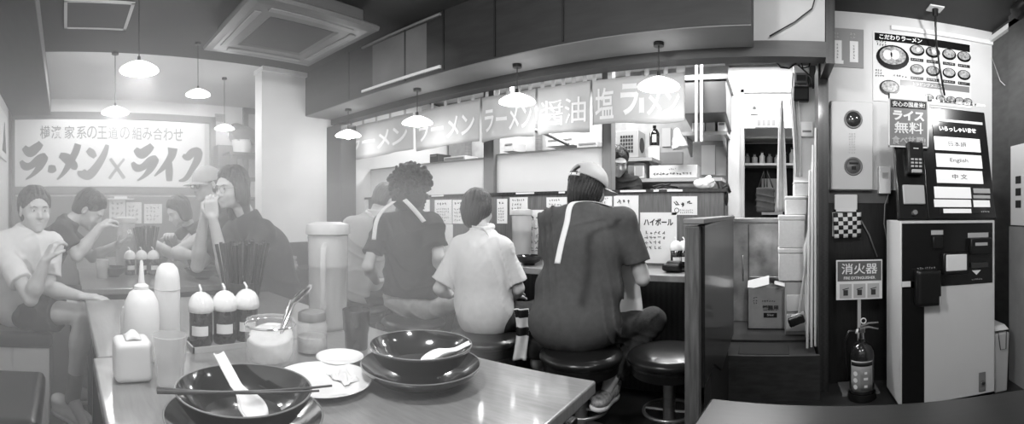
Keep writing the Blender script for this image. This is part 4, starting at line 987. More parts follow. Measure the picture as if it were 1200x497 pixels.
def bowl_set(c,lab_b,lab_s,rb=.133,s=1.0):
    c=V(c); t=thing('saucer',lab_s,'saucer',c,group='black under-bowls')
    MB().lathe([(0,0),(.07,0),(.075,.004),(.12,.012),(.15,.034),(.155,.044),(.151,.043),(.118,.018),(.07,.008),(0,.008)],c,56).build('dish',M_BLACKG,t)
    MB().torus(c+V((0,0,.0435)),.153,.0018,seg=56,ms=6).build('rim',mat('worn_rim',120,.3),t)
    t2=thing('ramen_bowl',lab_b,'bowl',c+V((0,0,.01)),group='black ramen bowls'); b=c+V((0,0,.009))
    MB().lathe([(0,.0),(.05,0),(.052,.014),(.075,.02),(.108,.042),(.128,.070),(rb,.083),(rb-.004,.083),(.122,.070),(.10,.046),(.065,.030),(.03,.025),(0,.024)],b,64).build('bowl',M_BLACKG,t2)
    MB().torus(b+V((0,0,.083)),rb-.002,.0018,seg=64,ms=6).build('rim',mat('worn_rim',120,.3),t2)
    return b
def spoon(c,d,lab,tilt=.35,roll=0.0,L=.15,m=None):
    """ceramic ramen spoon: deep oval bowl running into a channel handle; c = centre of the bowl, d = direction of the handle"""
    c=V(c); d=V(d).normalized(); side=d.cross(EZ).normalized(); n=side.cross(d); mb=MB()
    def fn(u,v):
        x=v*L-.0335; w=.029*math.sqrt(max(1-((x)/.034)**2,0)) if x<.0 else (.029-.0165*(x/.045)**2*(3-2*x/.045) if x<.045 else .0125-.0*x)
        w=max(w,.002); a=(u-.5)*2; dep=.020 if x<.02 else max(.020-(x-.02)*.35,.007)
        return c+d*x+side*(w*a)+n*(dep*(a*a)+max(x-.03,0)*0.02)
    mb.grid(13,30,fn,.003); o=mb.build('soup_spoon',m or M_CERAM,smooth=180); return tag(o,lab,'spoon','soup spoons')
def tableware():
    ZT=.7205
    b1=V((-.803,.336,ZT)); bb=bowl_set(b1,'black ramen bowl nearest the camera, with chopsticks laid across it','black under-dish beneath the bowl nearest the camera')
    b2=V((-.815,.822,ZT)); bb2=bowl_set(b2,'black empty ramen bowl near the table corner','black under-dish beneath the bowl near the table corner')
    spoon(bb+V((.03,.0,.045)),onD(246,404,.93)-onD(290,485,.82),'white soup spoon standing in the nearest bowl',L=.17)
    spoon(bb2+V((.045,.012,.045)),V((.55,.75,.36)),'white soup spoon in the bowl near the table corner',L=.13)
    # soup remains
    for b,l in((bb,'dark leftover soup in the nearest bowl'),(bb2,'dark leftover soup in the bowl near the table corner')):
        o=MB().lathe([(0,.0345),(.078,.0345),(.074,.0335),(0,.0335)],b,40).build('soup',mat('broth',52,.12,66,30,coat=.5)); tag(o,l,'soup','leftover soup')
    # chopsticks across
    for i,(a,b) in enumerate((((184,456),(374,458)),((184,460),(389,453)))):
        p=onZ(a[0],a[1],.8155+.0*i); q=onZ(b[0],b[1],.8165); off=V((0,0,.0015*i))
        p=V((-.835+.012*i,.185,.817))+off if i<0 else p; o=MB().tube([p+off,q+off],[.0042,.0022],8).build('chopstick',mat('chopstick_grey',74,.3)); tag(o,['chopstick across the nearest bowl, the farther of the pair','chopstick across the nearest bowl, the nearer of the pair with its tip over the plate'][i],'chopsticks','chopsticks across the bowl')
    # plates
    def plate_(c,r,lab,hh=.018):
        c=V(c); t=thing('plate',lab,'plate',c,group='white plates')
        MB().lathe([(0,0),(r*.55,0),(r*.6,.003),(r*.9,hh*.75),(r,hh),(r*.985,hh+.002),(r*.88,hh*.9),(r*.58,.006),(0,.006)],c,56).build('dish',M_CERAM,t); return t
    plate_((-.94,.607,ZT),.122,'large white plate with a crumpled wipe, beside the nearest bowl')
    plate_((-1.05,.735,ZT),.068,'small white plate behind the large one',.02)
    tag(MB().grid(30,24,lambda u,v: V((-.975+.085*u+.004*math.sin(v*9),.64+.05*v+.004*math.sin(u*11),ZT+.010+.020*abs(math.sin(u*6+v*3)*math.cos(v*7-u*2))*(1-abs(2*u-1)**4)*(1-abs(2*v-1)**4)+.012*math.exp(-((u-.25)**2+(v-.75)**2)*30))),.0012).build('paper_wipe',M_PAPER,smooth=180),'crumpled wet wipe lying on the large white plate','wipe')
    # tumblers
    g=tumbler_proto(M_SMOKE,'dark smoky tumbler behind the bowl near the table corner'); g.location=(-1.137,.86,ZT)
    for ch in g.children: pass
    g2=tumbler_proto(mat('tumbler_clear',215,.12,alpha=.38,coat=.4),'translucent tumbler left of the nearest bowl'); g2.location=(-1.10,.262,ZT)
    g3=copy_tree(g2,(-2.93,.25,ZT),label='translucent tumbler on the far table in front of the bending diner')
    # condiment tray
    t=thing('condiment_tray','pale rectangular tray holding the three white-lidded pots','tray',(-1.375,.51,ZT))
    MB().span((-1.43,.39,ZT),(-1.315,.64,ZT+.006)).build('base',M_GREY,t)
    MB().span((-1.435,.385,ZT),(-1.43,.645,ZT+.018)).span((-1.315,.385,ZT),(-1.31,.645,ZT+.018)).span((-1.435,.385,ZT),(-1.31,.39,ZT+.018)).span((-1.435,.64,ZT),(-1.31,.645,ZT+.018)).build('lip',M_LGREY,t)
    p=pot_proto()
    for i,(y,l) in enumerate(((.431,'white-lidded condiment pot on the tray, leftmost of three'),(.512,'white-lidded condiment pot on the tray, middle of three'),(.59,'white-lidded condiment pot on the tray, rightmost beside the jar'))):
        o=p if i==0 else copy_tree(p); o.location=(-1.378,y,ZT+.0065); o['label']=l; o.rotation_euler=(0,0,-.4+.05*i)
    k=0
    for x,y,l in((-3.07,.45,'white-lidded pot on the far table, left of three'),(-3.06,.53,'white-lidded pot on the far table, middle of three'),(-3.05,.61,'white-lidded pot on the far table, right of three')): copy_tree(p,(x,y,ZT),.2,l,'far condiment pots')
    for x,y,l in((-.60,2.80,'white-domed pot on the counter, left of three'),(-.555,2.83,'white-domed pot on the counter, middle of three'),(-.505,2.80,'white-domed pot on the counter, right of three')): copy_tree(p,(x-.01,y,.781+.02),-1.2,l,'counter condiment pots')
    o=MB().span((-.66,2.72,.781),(-.46,2.90,.799)).build('counter_tray',M_BLACK,bevel=.004); tag(o,'low black tray under the domed pots on the counter','tray')
    s=Soft(); s.box((-.615,2.70,.812),(.055,.045,.022),rd=.015); s.box((-.60,2.70,.838),(.045,.03,.012),rd=.01,k=.01); tag(s.build('sauce_dish',M_BLACK,h=.005),'dark lidded dish in front of the counter pots','dish')
    # chopstick stands
    c=chop_proto(); c.location=(-1.49,.62,ZT); c['label']='cup crammed with brown chopsticks in front of the long-haired diner'
    copy_tree(c,(-3.25,.60,ZT),.5,'cup of dark chopsticks on the far table below the notices')
    # pitcher
    def pitcher_proto():
        t=thing('water_pitcher','x','pitcher',(0,0,0),group='water pitchers')
        MB().lathe([(0,0),(.068,0),(.072,.006),(.076,.345),(.0735,.345),(.070,.012),(0,.012)],seg=40).build('body',M_MILKY,t)
        MB().lathe([(0,.013),(.0695,.013),(.0725,.23),(0,.23)],seg=36).build('water',mat('water',250,.02,trans=1.0,ior=1.15),t)
        MB().lathe([(0,.392),(.05,.392),(.078,.384),(.083,.37),(.083,.348),(.077,.346),(0,.346)],seg=40).build('lid',mat('lid_milky',212,.3,trans=.3),t)
        MB().tube([(0,.074,.31),(0,.115,.30),(0,.125,.26),(0,.122,.12),(0,.105,.085),(0,.072,.09)],.010,10).build('handle',M_GLASS,t)
        MB().lathe([(0,.02),(.03,.02),(.034,.31),(0,.31)],seg=24).build('filter_core',mat('core_milky',225,.3,trans=.6,ior=1.1),t)
        return t
    w=pitcher_proto(); w.location=(-1.405,.93,ZT); w.rotation_euler=(0,0,-2.3); w['label']='tall clear water pitcher with a milky lid on the foreground tables'
    copy_tree(w,(-3.36,.46,ZT),1.9,'tall water pitcher on the far table in front of the notices'); copy_tree(w,(-1.78,2.86,.781),-.6,'clear pitcher on the counter left of the small diner','counter pitchers'); copy_tree(w,(-1.46,2.88,.781),-.3,'clear pitcher on the counter between the small diner and the one in the cap','counter pitchers')
    # glass jar with tongs
    t=thing('garlic_jar','wide glass jar of pale garlic with tongs sticking out','jar',(-1.15,.565,ZT))
    c=V((-1.15,.565,ZT)); MB().lathe([(0,0),(.064,0),(.072,.008),(.072,.108),(.066,.122),(.069,.126),(.064,.126),(.062,.118),(.068,.105),(.067,.012),(0,.010)],c,44).build('glass',M_GLASS,t)
    s=Soft(); s.cap(tuple(c+V((0,0,.05))),tuple(c+V((0,0,.075))),.064,k=0); s.cut(c+V((0,0,.085)),(0.25,-.2,1)); s.cut(c+V((0,0,.012)),(0,0,-1)); s.noise=folds(.006,110,2); s.build('filling',mat('garlic',228,.8,205,40),t,h=.005)
    MB().torus(c+V((0,0,.112)),.071,.003,seg=44,ms=6).build('rim_ring',M_CHROME,t)
    o=thing('tongs','steel tongs with pale tips resting in the garlic jar','tongs',c+V((0,0,.12)))
    a=c+V((.01,.02,.07)); MB().tube([a,a+V((-.04,.06,.09)),a+V((-.07,.12,.115)),a+V((-.1,.17,.12))],[.005,.004,.006,.007],8).build('arm',M_CHROME,o); MB().tube([a+V((.012,-.004,0)),a+V((-.028,.065,.085)),a+V((-.062,.13,.108)),a+V((-.1,.17,.12))],[.005,.004,.006,.007],8).build('arm',M_CHROME,o)
    # second jar with a grey lid
    c=V((-1.18,.722,ZT)); t=thing('spice_jar','squat clear jar with a dark grey lid beside the garlic jar','jar',c)
    MB().lathe([(0,0),(.045,0),(.048,.006),(.048,.088),(.040,.10),(.037,.10),(.044,.086),(.044,.01),(0,.008)],c,36).build('glass',M_GLASS,t); MB().lathe([(0,.008),(.043,.008),(.043,.05),(0,.054)],c,30).build('filling',mat('spice',186,.8,160,90),t)
    MB().lathe([(0,.125),(.039,.125),(.043,.12),(.043,.10),(0,.10)],c,36).build('lid',M_GREY,t,bevel=0)
    # white bottles
    c=V((-1.315,.306,ZT)); t=thing('white_dispenser','tall rounded white bottle, right of the pale bottles','bottle',c); MB().lathe([(0,0),(.036,0),(.039,.006),(.039,.20),(.037,.235),(.031,.262),(.018,.275),(0,.278)],c,36).build('body',M_WHITE,t); MB().torus(c+V((0,0,.20)),.0392,.0012,seg=36,ms=6).build('seam',M_LGREY,t)
    c=V((-1.30,.225,ZT)); t=thing('squeeze_bottle','white squeeze bottle with a long pointed nozzle','bottle',c); MB().lathe([(0,0),(.048,0),(.052,.01),(.054,.12),(.050,.165),(.036,.195),(.02,.205),(0,.206)],c,36).build('body',M_WHITE,t); MB().lathe([(.022,.203),(.022,.214),(.010,.222),(.0045,.285),(.003,.288),(0,.288)],c,24).build('nozzle',M_WHITE,t)
    c=V((-1.155,.175,ZT)); t=thing('napkin_box','low white napkin box at the edge of the foreground table','box',c)
    s=Soft(); s.box(c+V((0,0,.052)),(.045,.048,.052),rd=.015); s.build('box',M_WHITE,t,h=.006); MB().grid(8,8,lambda u,v: c+V((-.03+.06*u,-.02+.04*v,.105+.02*math.sin(u*3)*math.sin(v*3))),.002).build('napkin',M_PAPER,t,smooth=180)
    c=V((-1.36,.215,ZT)); t=thing('sugar_jar','round white pot partly hidden behind the squeeze bottle','pot',c); MB().lathe([(0,0),(.035,0),(.045,.02),(.045,.11),(.038,.14),(.02,.15),(0,.152)],c,32).build('body',M_WHITE,t)
    # clear stand on the far table and lid
    c=V((-3.02,.22,ZT+.125)); 
    # bowls on the far table
    def small_bowl(c,lab,r=.09):
        c=V(c); t=thing('far_bowl',lab,'bowl',c,group='bowls of the far diners'); MB().lathe([(0,0),(r*.4,0),(r*.42,.01),(r*.8,.03),(r,.065),(r*.97,.066),(r*.75,.038),(0,.02)],c,36).build('bowl',M_BLACKG,t); MB().lathe([(0,.042),(r*.76,.042),(0,.041)],c,30).build('noodles',mat('noodles',170,.7,190,60,(3,3,3)),t)
    small_bowl((-2.98,.33,ZT),'bowl under the bending diner on the far table'); small_bowl((-3.55,.75,ZT),'bowl before the dark-haired diner at the far end'); small_bowl((-2.78,.88,ZT),'wide pale-topped bowl before the long-haired diner',.12)
    # counter items
    for x,l in((-1.12,'bowl on the counter before the diner in the cap'),(-1.62,'bowl on the counter before the small diner'),(-2.2,'bowl on the counter before the curly-haired diner'),(-2.75,'bowl on the counter at its far end')): small_bowl((x,2.70,.781),l,.1)
    t=thing('utensil_can','steel can with chopsticks beside the counter pots','can',(-.43,2.86,.781)); c=V((-.435,2.84,.781)); MB().lathe([(0,0),(.034,0),(.036,.11),(.034,.11),(.032,.006),(0,.006)],c,28).build('can',M_STEEL,t)
    for i in range(9): a=i*.7; MB().tube([c+V((.012*math.cos(a),.012*math.sin(a),.008)),c+V((.026*math.cos(a),.026*math.sin(a),.17+.006*(i%3)))],.003,6).build('chopstick',M_LGREY,t)
    for x,l in((-2.35,'dark tumbler on the counter left of the curly-haired diner'),(-1.90,'dark tumbler on the counter right of the curly-haired diner'),(-1.36,'dark tumbler on the counter beside the clear pitcher')): copy_tree(g,(x,2.78,.781),0,l,'counter tumblers')
    # white and black striped cloth hanging by the stool
    t=thing('hanging_towel','white towel with two black bands hanging beside the small diner','towel',P_(612,380,2.48))
    def fn(u,v):
        p=P_(602+17*u+2*math.sin(v*4),362+60*v,2.46); return p+V((0,.012*math.sin(u*9+v*3),0))
    MB().grid(10,24,fn,.004).build('cloth',M_CLOTHW,t,smooth=180)
    for z0,z1 in((.02,.17),(.36,.52)): MB().grid(10,6,lambda u,v,z0=z0,z1=z1: fn(u,z0+(z1-z0)*v),.007).build('band',M_INKB,t,smooth=180)
# ---------------------------------------------------------------- the right-hand wall
def onP(px,py,p0,n):
    o=V((0,0,H)); d=onD(px,py,1.0)-o; t=(V(p0)-o).dot(V(n))/d.dot(V(n)); return o+d*t
def food_bowl(mb_dark,mb_light,c,r):
    c=V(c); R=Matrix.Rotation(math.pi/2,3,'X')
    mb_dark.lathe([(0,0),(r,0),(r,.002),(0,.002)],c,24,R,sx=1,sy=.72)
    mb_light.lathe([(0,.0),(r*.82,0),(r*.8,.0035),(0,.004)],c+V((0,0,r*.1)),20,R,sx=1,sy=.66)
def right_wall():
    y=2.995
    # grey notice with two slips
    a=onY(971,78,y);b=onY(1012,35,y); t=thing('grey_notice','small grey poster with two white slips at the top left of the right wall','poster',((a.x+b.x)/2,y,a.z))
    MB().span((a.x,y-.002,a.z),(b.x,y+.004,b.z)).build('sheet',mat('poster_grey',138,.6),t); W=b.x-a.x;Hh=b.z-a.z
    for k,u in enumerate((.25,.72)):
        MB().span((a.x+W*(u-.12),y-.005,a.z+Hh*.14),(a.x+W*(u+.12),y-.0025,a.z+Hh*.68)).build('slip',M_PAPER,t); marks('print',(a.x+W*u,y-.006,a.z+Hh*.4),EX,NY,.02,Hh*.4,5,M_INKG,t,seed=k); marks('heading',(a.x+W*u,y-.003,a.z+Hh*.82),EX,NY,W*.24,Hh*.18,2,M_LGREY,t,seed=k+5)
    MB().span((a.x+W*.08,y-.006,a.z+Hh*.08),(a.x+W*.42,y-.0025,a.z+Hh*.17)).build('strip',M_PAPER,t)
    # big menu poster; (u,v) fractions measured on it
    a=onY(1023,118,y);b=onY(1138,36,y); x0,x1=a.x,b.x; z1=onY(1023,36,y).z; z0=onY(1023,118,y).z
    t=thing('menu_poster','large menu poster crowded with bowls of ramen on the right wall','poster',((x0+x1)/2,y,z0)); W=x1-x0; Hh=z1-z0; at=lambda u,v,d=0: V((x0+u*W,y-.002-d,z1-v*Hh))
    MB().span((x0,y-.001,z0),(x1,y+.004,z1)).build('sheet',mat('poster_gloss',216,.2,coat=.4),t)
    dk=MB(); dk.box((at(.5,.07)+at(.5,.09))/2,(W*.97,.001,Hh*.11)); dk.build('header_band',mat('poster_black',18,.25,coat=.4),t)
    put_text('lettering','こだわりラーメン',at(.27,.075,.001),EX,NY,.06,M_PAPER,t,w=W*.42,h=Hh*.07,bold=.03)
    MB().box((at(.62,.715)),(W*.72,.001,Hh*.09)).build('side_band',mat('poster_mid',120,.3),t); put_text('lettering','トッピングメニュー',at(.55,.715,.001),EX,NY,.05,M_PAPER,t,w=W*.32,h=Hh*.05,bold=.02)
    d=MB();l=MB()
    for u,v,r in((.19,.36,.16),(.16,.80,.10)): food_bowl(d,l,at(u,v,.001),W*r)
    for u in(.43,.59,.76,.92): food_bowl(d,l,at(u,.22,.001),W*.075)
    for u in(.43,.59,.76,.92): food_bowl(d,l,at(u,.50,.001),W*.07)
    for u in(.30,.43,.55,.67,.78,.87,.96): food_bowl(d,l,at(u,.90,.001),W*.05)
    d.build('printed_bowls',mat('poster_black',18,.25),t,smooth=0); l.build('printed_food',mat('print_food',190,.3,90,70,kind='noise'),t,smooth=0)
    e=MB(); R=Matrix.Rotation(math.pi/2,3,'X')
    for u,v,r in((.14,.33,.045),(.21,.32,.045),(.44,.21,.02),(.60,.21,.02)):
        e.lathe([(0,0),(W*r,0),(W*r,.001),(0,.001)],at(u,v,.0045),20,R)
    e.build('printed_eggs',M_PAPER,t,smooth=0)
    p=MB()
    for u in(.43,.59,.76,.92):
        for v in(.36,.63): p.box(at(u,v,.001),(W*.13,.001,Hh*.045))
    p.build('price_bands',mat('poster_band',46,.3),t)
    for k,(u,v) in enumerate(((.43,.36),(.59,.36),(.76,.36),(.92,.36),(.43,.63),(.59,.63),(.76,.63),(.92,.63))): marks('print',at(u,v,.0025),EX,NY,W*.11,Hh*.03,1,M_PAPER,t,seed=k)
    marks('print',at(.09,.17,.001),EX,NY,W*.12,Hh*.09,2,M_INKB,t,seed=31); marks('print',at(.07,.60,.001),EX,NY,W*.10,Hh*.12,3,M_INKB,t,seed=32); marks('print',at(.27,.62,.001),EX,NY,W*.16,Hh*.05,1,M_INK,t,seed=33)
    # alarm box
    a=onY(974,222,2.93);b=onY(1023,120,2.93); t=thing('alarm_box','tall white wall box with two dark round fittings','alarm box',((a.x+b.x)/2,2.96,a.z)); cx=(a.x+b.x)/2
    MB().span((a.x-.005,2.945,a.z-.005),(b.x+.005,3.0,b.z+.005)).build('back_box',M_LGREY,t,bevel=.006)
    MB().span((a.x,2.93,a.z),(b.x,2.95,b.z)).build('cover',mat('alarm_cover',200,.35),t,bevel=.004)
    R=Matrix.Rotation(math.pi/2,3,'X'); w=(b.x-a.x)
    for py,m_,n_ in((140,M_CHROME,'lamp_lens'),(195,mat('call_grey',96,.4),'call_button')):
        c=onY(1000,py,2.93); MB().torus(c+V((0,-.002,0)),.055,.007,R,32,10).build('ring',M_GREY,t); MB().lathe([(0,.018),(.025,.015),(.045,.006),(.052,0),(0,0)],c,32,R).build(n_,mat('lens_dark',50,.08,coat=1) if m_ is M_CHROME else m_,t)
    c=onY(1000,195,2.93); MB().box(c+V((0,-.017,.018)),(.06,.004,.012)).box(c+V((0,-.018,-.012)),(.03,.004,.022)).build('button_plate',M_INKB,t)
    marks('print',onY(1000,168,2.928),EX,NY,.06,.14,8,M_LGREY,t,seed=3)
    # switch box
    a=onY(1030,227,2.95);b=onY(1044,195,2.95); t=thing('switch_box','small white box on the wall between alarm box and ticket machine','switch box',((a.x+b.x)/2,2.97,a.z)); MB().span((a.x,2.945,a.z),(b.x,2.999,b.z)).build('case',M_WHITE,t,bevel=.005); MB().box(((a.x+b.x)/2,2.943,(a.z+b.z)/2+.03),(.04,.004,.04)).build('switch',M_LGREY,t,bevel=.001)
    # slip pad and checkered pouch
    a=onY(978,246,2.95);b=onY(1005,228,2.95); t=thing('slip_dispenser','small white holder hung above the checkered pouch','holder',((a.x+b.x)/2,2.96,a.z)); MB().span((a.x,2.95,a.z),(b.x,2.996,b.z)).build('case',M_WHITE,t,bevel=.006); MB().span((a.x+.01,2.948,a.z-.012),(b.x-.01,2.952,a.z+.01)).build('slip',M_PAPER,t)
    t=thing('checkered_pouch','black and white checkered pouch hanging on the dark wall','pouch',onY(993,262,2.95)); p0=onY(976,249,2.95);p1=onY(1009,248,2.95)
    wd=p1.x-p0.x; f=lambda u,v: V((p0.x+u*wd*(1-.06*v)+.01*v,2.945-.022*math.sin(math.pi*min(u,1))*math.sin(math.pi*v*.9+.2),p0.z-.005+.006*u-v*.165))
    MB().grid(16,14,f,.003).build('cloth',mat('check_white',220,.7),t,smooth=180); sq=MB()
    for i in range(6):
        for j in range(6):
            if (i+j)%2==0: sq.grid(4,4,lambda u,v,i=i,j=j: f((i+u)/6,(j+v)/6)+V((0,-.0022,0)),.001)
    sq.build('black_squares',M_INKB,t,smooth=180); MB().grid(8,8,lambda u,v: V((p0.x+u*wd,2.985,p0.z-v*.16)),.003).build('back_cloth',M_CLOTHW,t)
    q=onY(1028,301,2.97); tag(MB().tube([p1+V((0,.02,-.05)),p1.lerp(q,.45)+V((.01,.02,-.02)),q],.005,8).build('thin_cable',M_GREY,smooth=180),'thin dark cable running down from the pouch to the extinguisher sign','cable')
    tag(MB().tube([onY(1043,222,2.96),onY(1037,240,2.95),onY(1036,262,2.95),onY(1040,285,2.96)],.004,8).build('loop_cable',M_GREY,smooth=180),'short grey cable loop left of the ticket machine','cable')
    # extinguisher sign
    a=onY(980,352,2.84);b=onY(1034,304,2.84); t=thing('extinguisher_sign','white fire extinguisher sign on a stand','sign',((a.x+b.x)/2,2.85,0)); W=b.x-a.x;Hh=b.z-a.z;cx=(a.x+b.x)/2
    MB().span((a.x,2.84,a.z),(b.x,2.848,b.z)).build('board',M_PAPER,t,bevel=.002); MB().span((a.x+.008,2.838,a.z+Hh*.47),(b.x-.008,2.841,b.z-.008)).build('title_band',mat('sign_band',92,.4),t)
    put_text('lettering','消火器',(cx,2.8375,a.z+Hh*.78),EX,NY,.08,M_PAPER,t,w=W*.78,h=Hh*.27,bold=.012); put_text('lettering','FIRE EXTINGUISHER',(cx,2.8375,a.z+Hh*.55),EX,NY,.03,M_PAPER,t,w=W*.68,h=Hh*.07,bold=.02)
    for k in range(3):
        c=V((a.x+W*(.2+.3*k),2.8385,a.z+Hh*.22)); MB().box(c,(W*.26,.001,Hh*.36)).build('picture',M_LGREY,t); m=MB(); m.box(c+V((0,-.001,-.01)),(W*.1,.001,Hh*.14)); m.tube([c+V((-.02,-.001,.01)),c+V((.02,-.001,.02))],.003,6); m.build('picture_mark',M_INK,t)
    MB().span((cx-.011,2.849,.32),(cx+.011,2.857,a.z+.03)).build('pole',M_LGREY,t); MB().span((cx-.12,2.78,0),(cx+.12,2.99,.012)).build('base',M_GREY,t)
    # extinguisher
    c=V((onY(1010,400,2.74).x,2.74,.014)); t=thing('fire_extinguisher','dark fire extinguisher with a round-pictogram label, standing by the wall','fire extinguisher',c)
    MB().lathe([(0,0),(.07,0),(.078,.012),(.079,.25),(.075,.285),(.058,.315),(.032,.332),(.022,.338),(.022,.352),(0,.352)],c,44).build('cylinder',mat('extinguisher_red',34,.18,coat=.6),t)
    def lf(z0,z1,a0,a1,r=.0795): return lambda u,v: c+V((r*math.cos(a0+(a1-a0)*u),r*math.sin(a0+(a1-a0)*u),z0+(z1-z0)*v))
    av=math.atan2(-c.y,-c.x); MB().grid(24,4,lf(.05,.235,av-.95,av+.95),.001).build('label_sheet',mat('ext_label',150,.4),t,smooth=180)
    MB().grid(24,3,lf(.205,.228,av-.9,av+.9,.0803),.001).build('label_band',M_INKB,t,smooth=180); MB().grid(12,4,lf(.06,.19,av-.1,av+.75,.0803),.001).build('label_panel',M_INKG,t,smooth=180)
    for z in(.08,.12,.16):
        p=c+V((.081*math.cos(av-.5),.081*math.sin(av-.5),z)); MB().lathe([(0,0),(.014,0),(.014,.001),(0,.001)],p,16,frame_from((math.cos(av-.5),math.sin(av-.5),0))).build('pictogram',M_PAPER,t)
    for z,w_ in((.085,.02),(.13,.026),(.165,.016)):
        p=c+V((.0815*math.cos(av+.3),.0815*math.sin(av+.3),z)); MB().box(p,(.002,w_,.014),frame_from(EZ,(math.cos(av+.3),math.sin(av+.3),0))@Matrix.Rotation(math.pi/2,3,'Z')).build('label_mark',M_PAPER,t)
    v=MB(); v.cyl(c+V((0,0,.35)),c+V((0,0,.40)),.017,.014); v.box(c+V((0,0,.405)),(.035,.03,.03)); v.build('valve',M_CHROME,t,bevel=.003)
    MB().tube([c+V((-.015,0,.415)),c+V((.04,-.01,.425)),c+V((.10,-.02,.412))],[.009,.007,.005],8).build('handle',M_GREY,t,smooth=180); MB().tube([c+V((-.01,0,.425)),c+V((.04,-.01,.448)),c+V((.10,-.02,.452))],[.009,.006,.005],8).build('lever',M_GREY,t,smooth=180)
    MB().torus(c+V((.01,0,.462)),.016,.004,Matrix.Rotation(math.pi/2,3,'X'),20,6).build('safety_ring',M_WHITE,t); MB().lathe([(0,.01),(.014,.008),(.016,0),(0,0)],c+V((-.03,-.01,.40)),16,Matrix.Rotation(-1.2,3,'Y')).build('gauge',M_WHITE,t)
    MB().tube([c+V((-.02,0,.40)),c+V((-.08,.0,.40)),c+V((-.105,.0,.34)),c+V((-.095,0,.2)),c+V((-.085,0,.1))],.009,10).build('hose',M_BLACK,t,smooth=180)
    MB().lathe([(0,-.013),(.084,-.013),(.09,-.0),(.086,.03),(.082,.03),(.082,.0),(0,-.002)],c,36).build('stand_ring',M_BLACK,t)
    # waste bin between machine and side wall
    c=V((1.395,2.62,0)); t=thing('waste_bin','narrow white bin squeezed between ticket machine and side wall','bin',c); MB().box(c+V((0,0,.19)),(.09,.2,.38),taper=1.15).build('bin_body',M_LGREY,t,bevel=.008); MB().box(c+V((0,-.0,.41)),(.11,.22,.03),taper=.7).build('lid',M_WHITE,t,bevel=.006); MB().tube([c+V((-.03,-.112,.39)),c+V((-.02,-.125,.28)),c+V((.02,-.125,.28)),c+V((.03,-.112,.39))],.003,6).build('wire_handle',M_INK,t,smooth=180)
    # poster and pale panel on the side wall at the frame's edge
    x=XR-.031; z1=onX(1192,170,x).z; z0=onX(1192,264,x).z
    t=thing('side_poster','white poster with dark squares on the side wall at the right edge','poster',(x,2.5,z0)); MB().span((x-.004,1.9,z0),(x+.0005,2.66,z1)).build('sheet',M_PAPER,t); 
    for k,zz in enumerate((.35,.55,.75)): MB().box((x-.0045,2.56,z0+(z1-z0)*zz*.75),(.001,.07,.05)).build('square',M_INK,t)
    tag(MB().span((x-.006,1.2,0),(x+.0,2.68,z0-.01)).build('trim_31',mat('side_pale',140,.7,156,6)),kind='structure'); 
    # two small hinges / cable on the side wall
    p=onX(1172,104,XR); tag(MB().tube([V((XR-.01,2.98,2.3)),V((XR-.012,2.85,p.z+.05)),V((XR-.012,2.78,p.z))],.003,6).build('wall_wire',M_LGREY,smooth=180),'thin pale wire on the wooden side wall','wire')
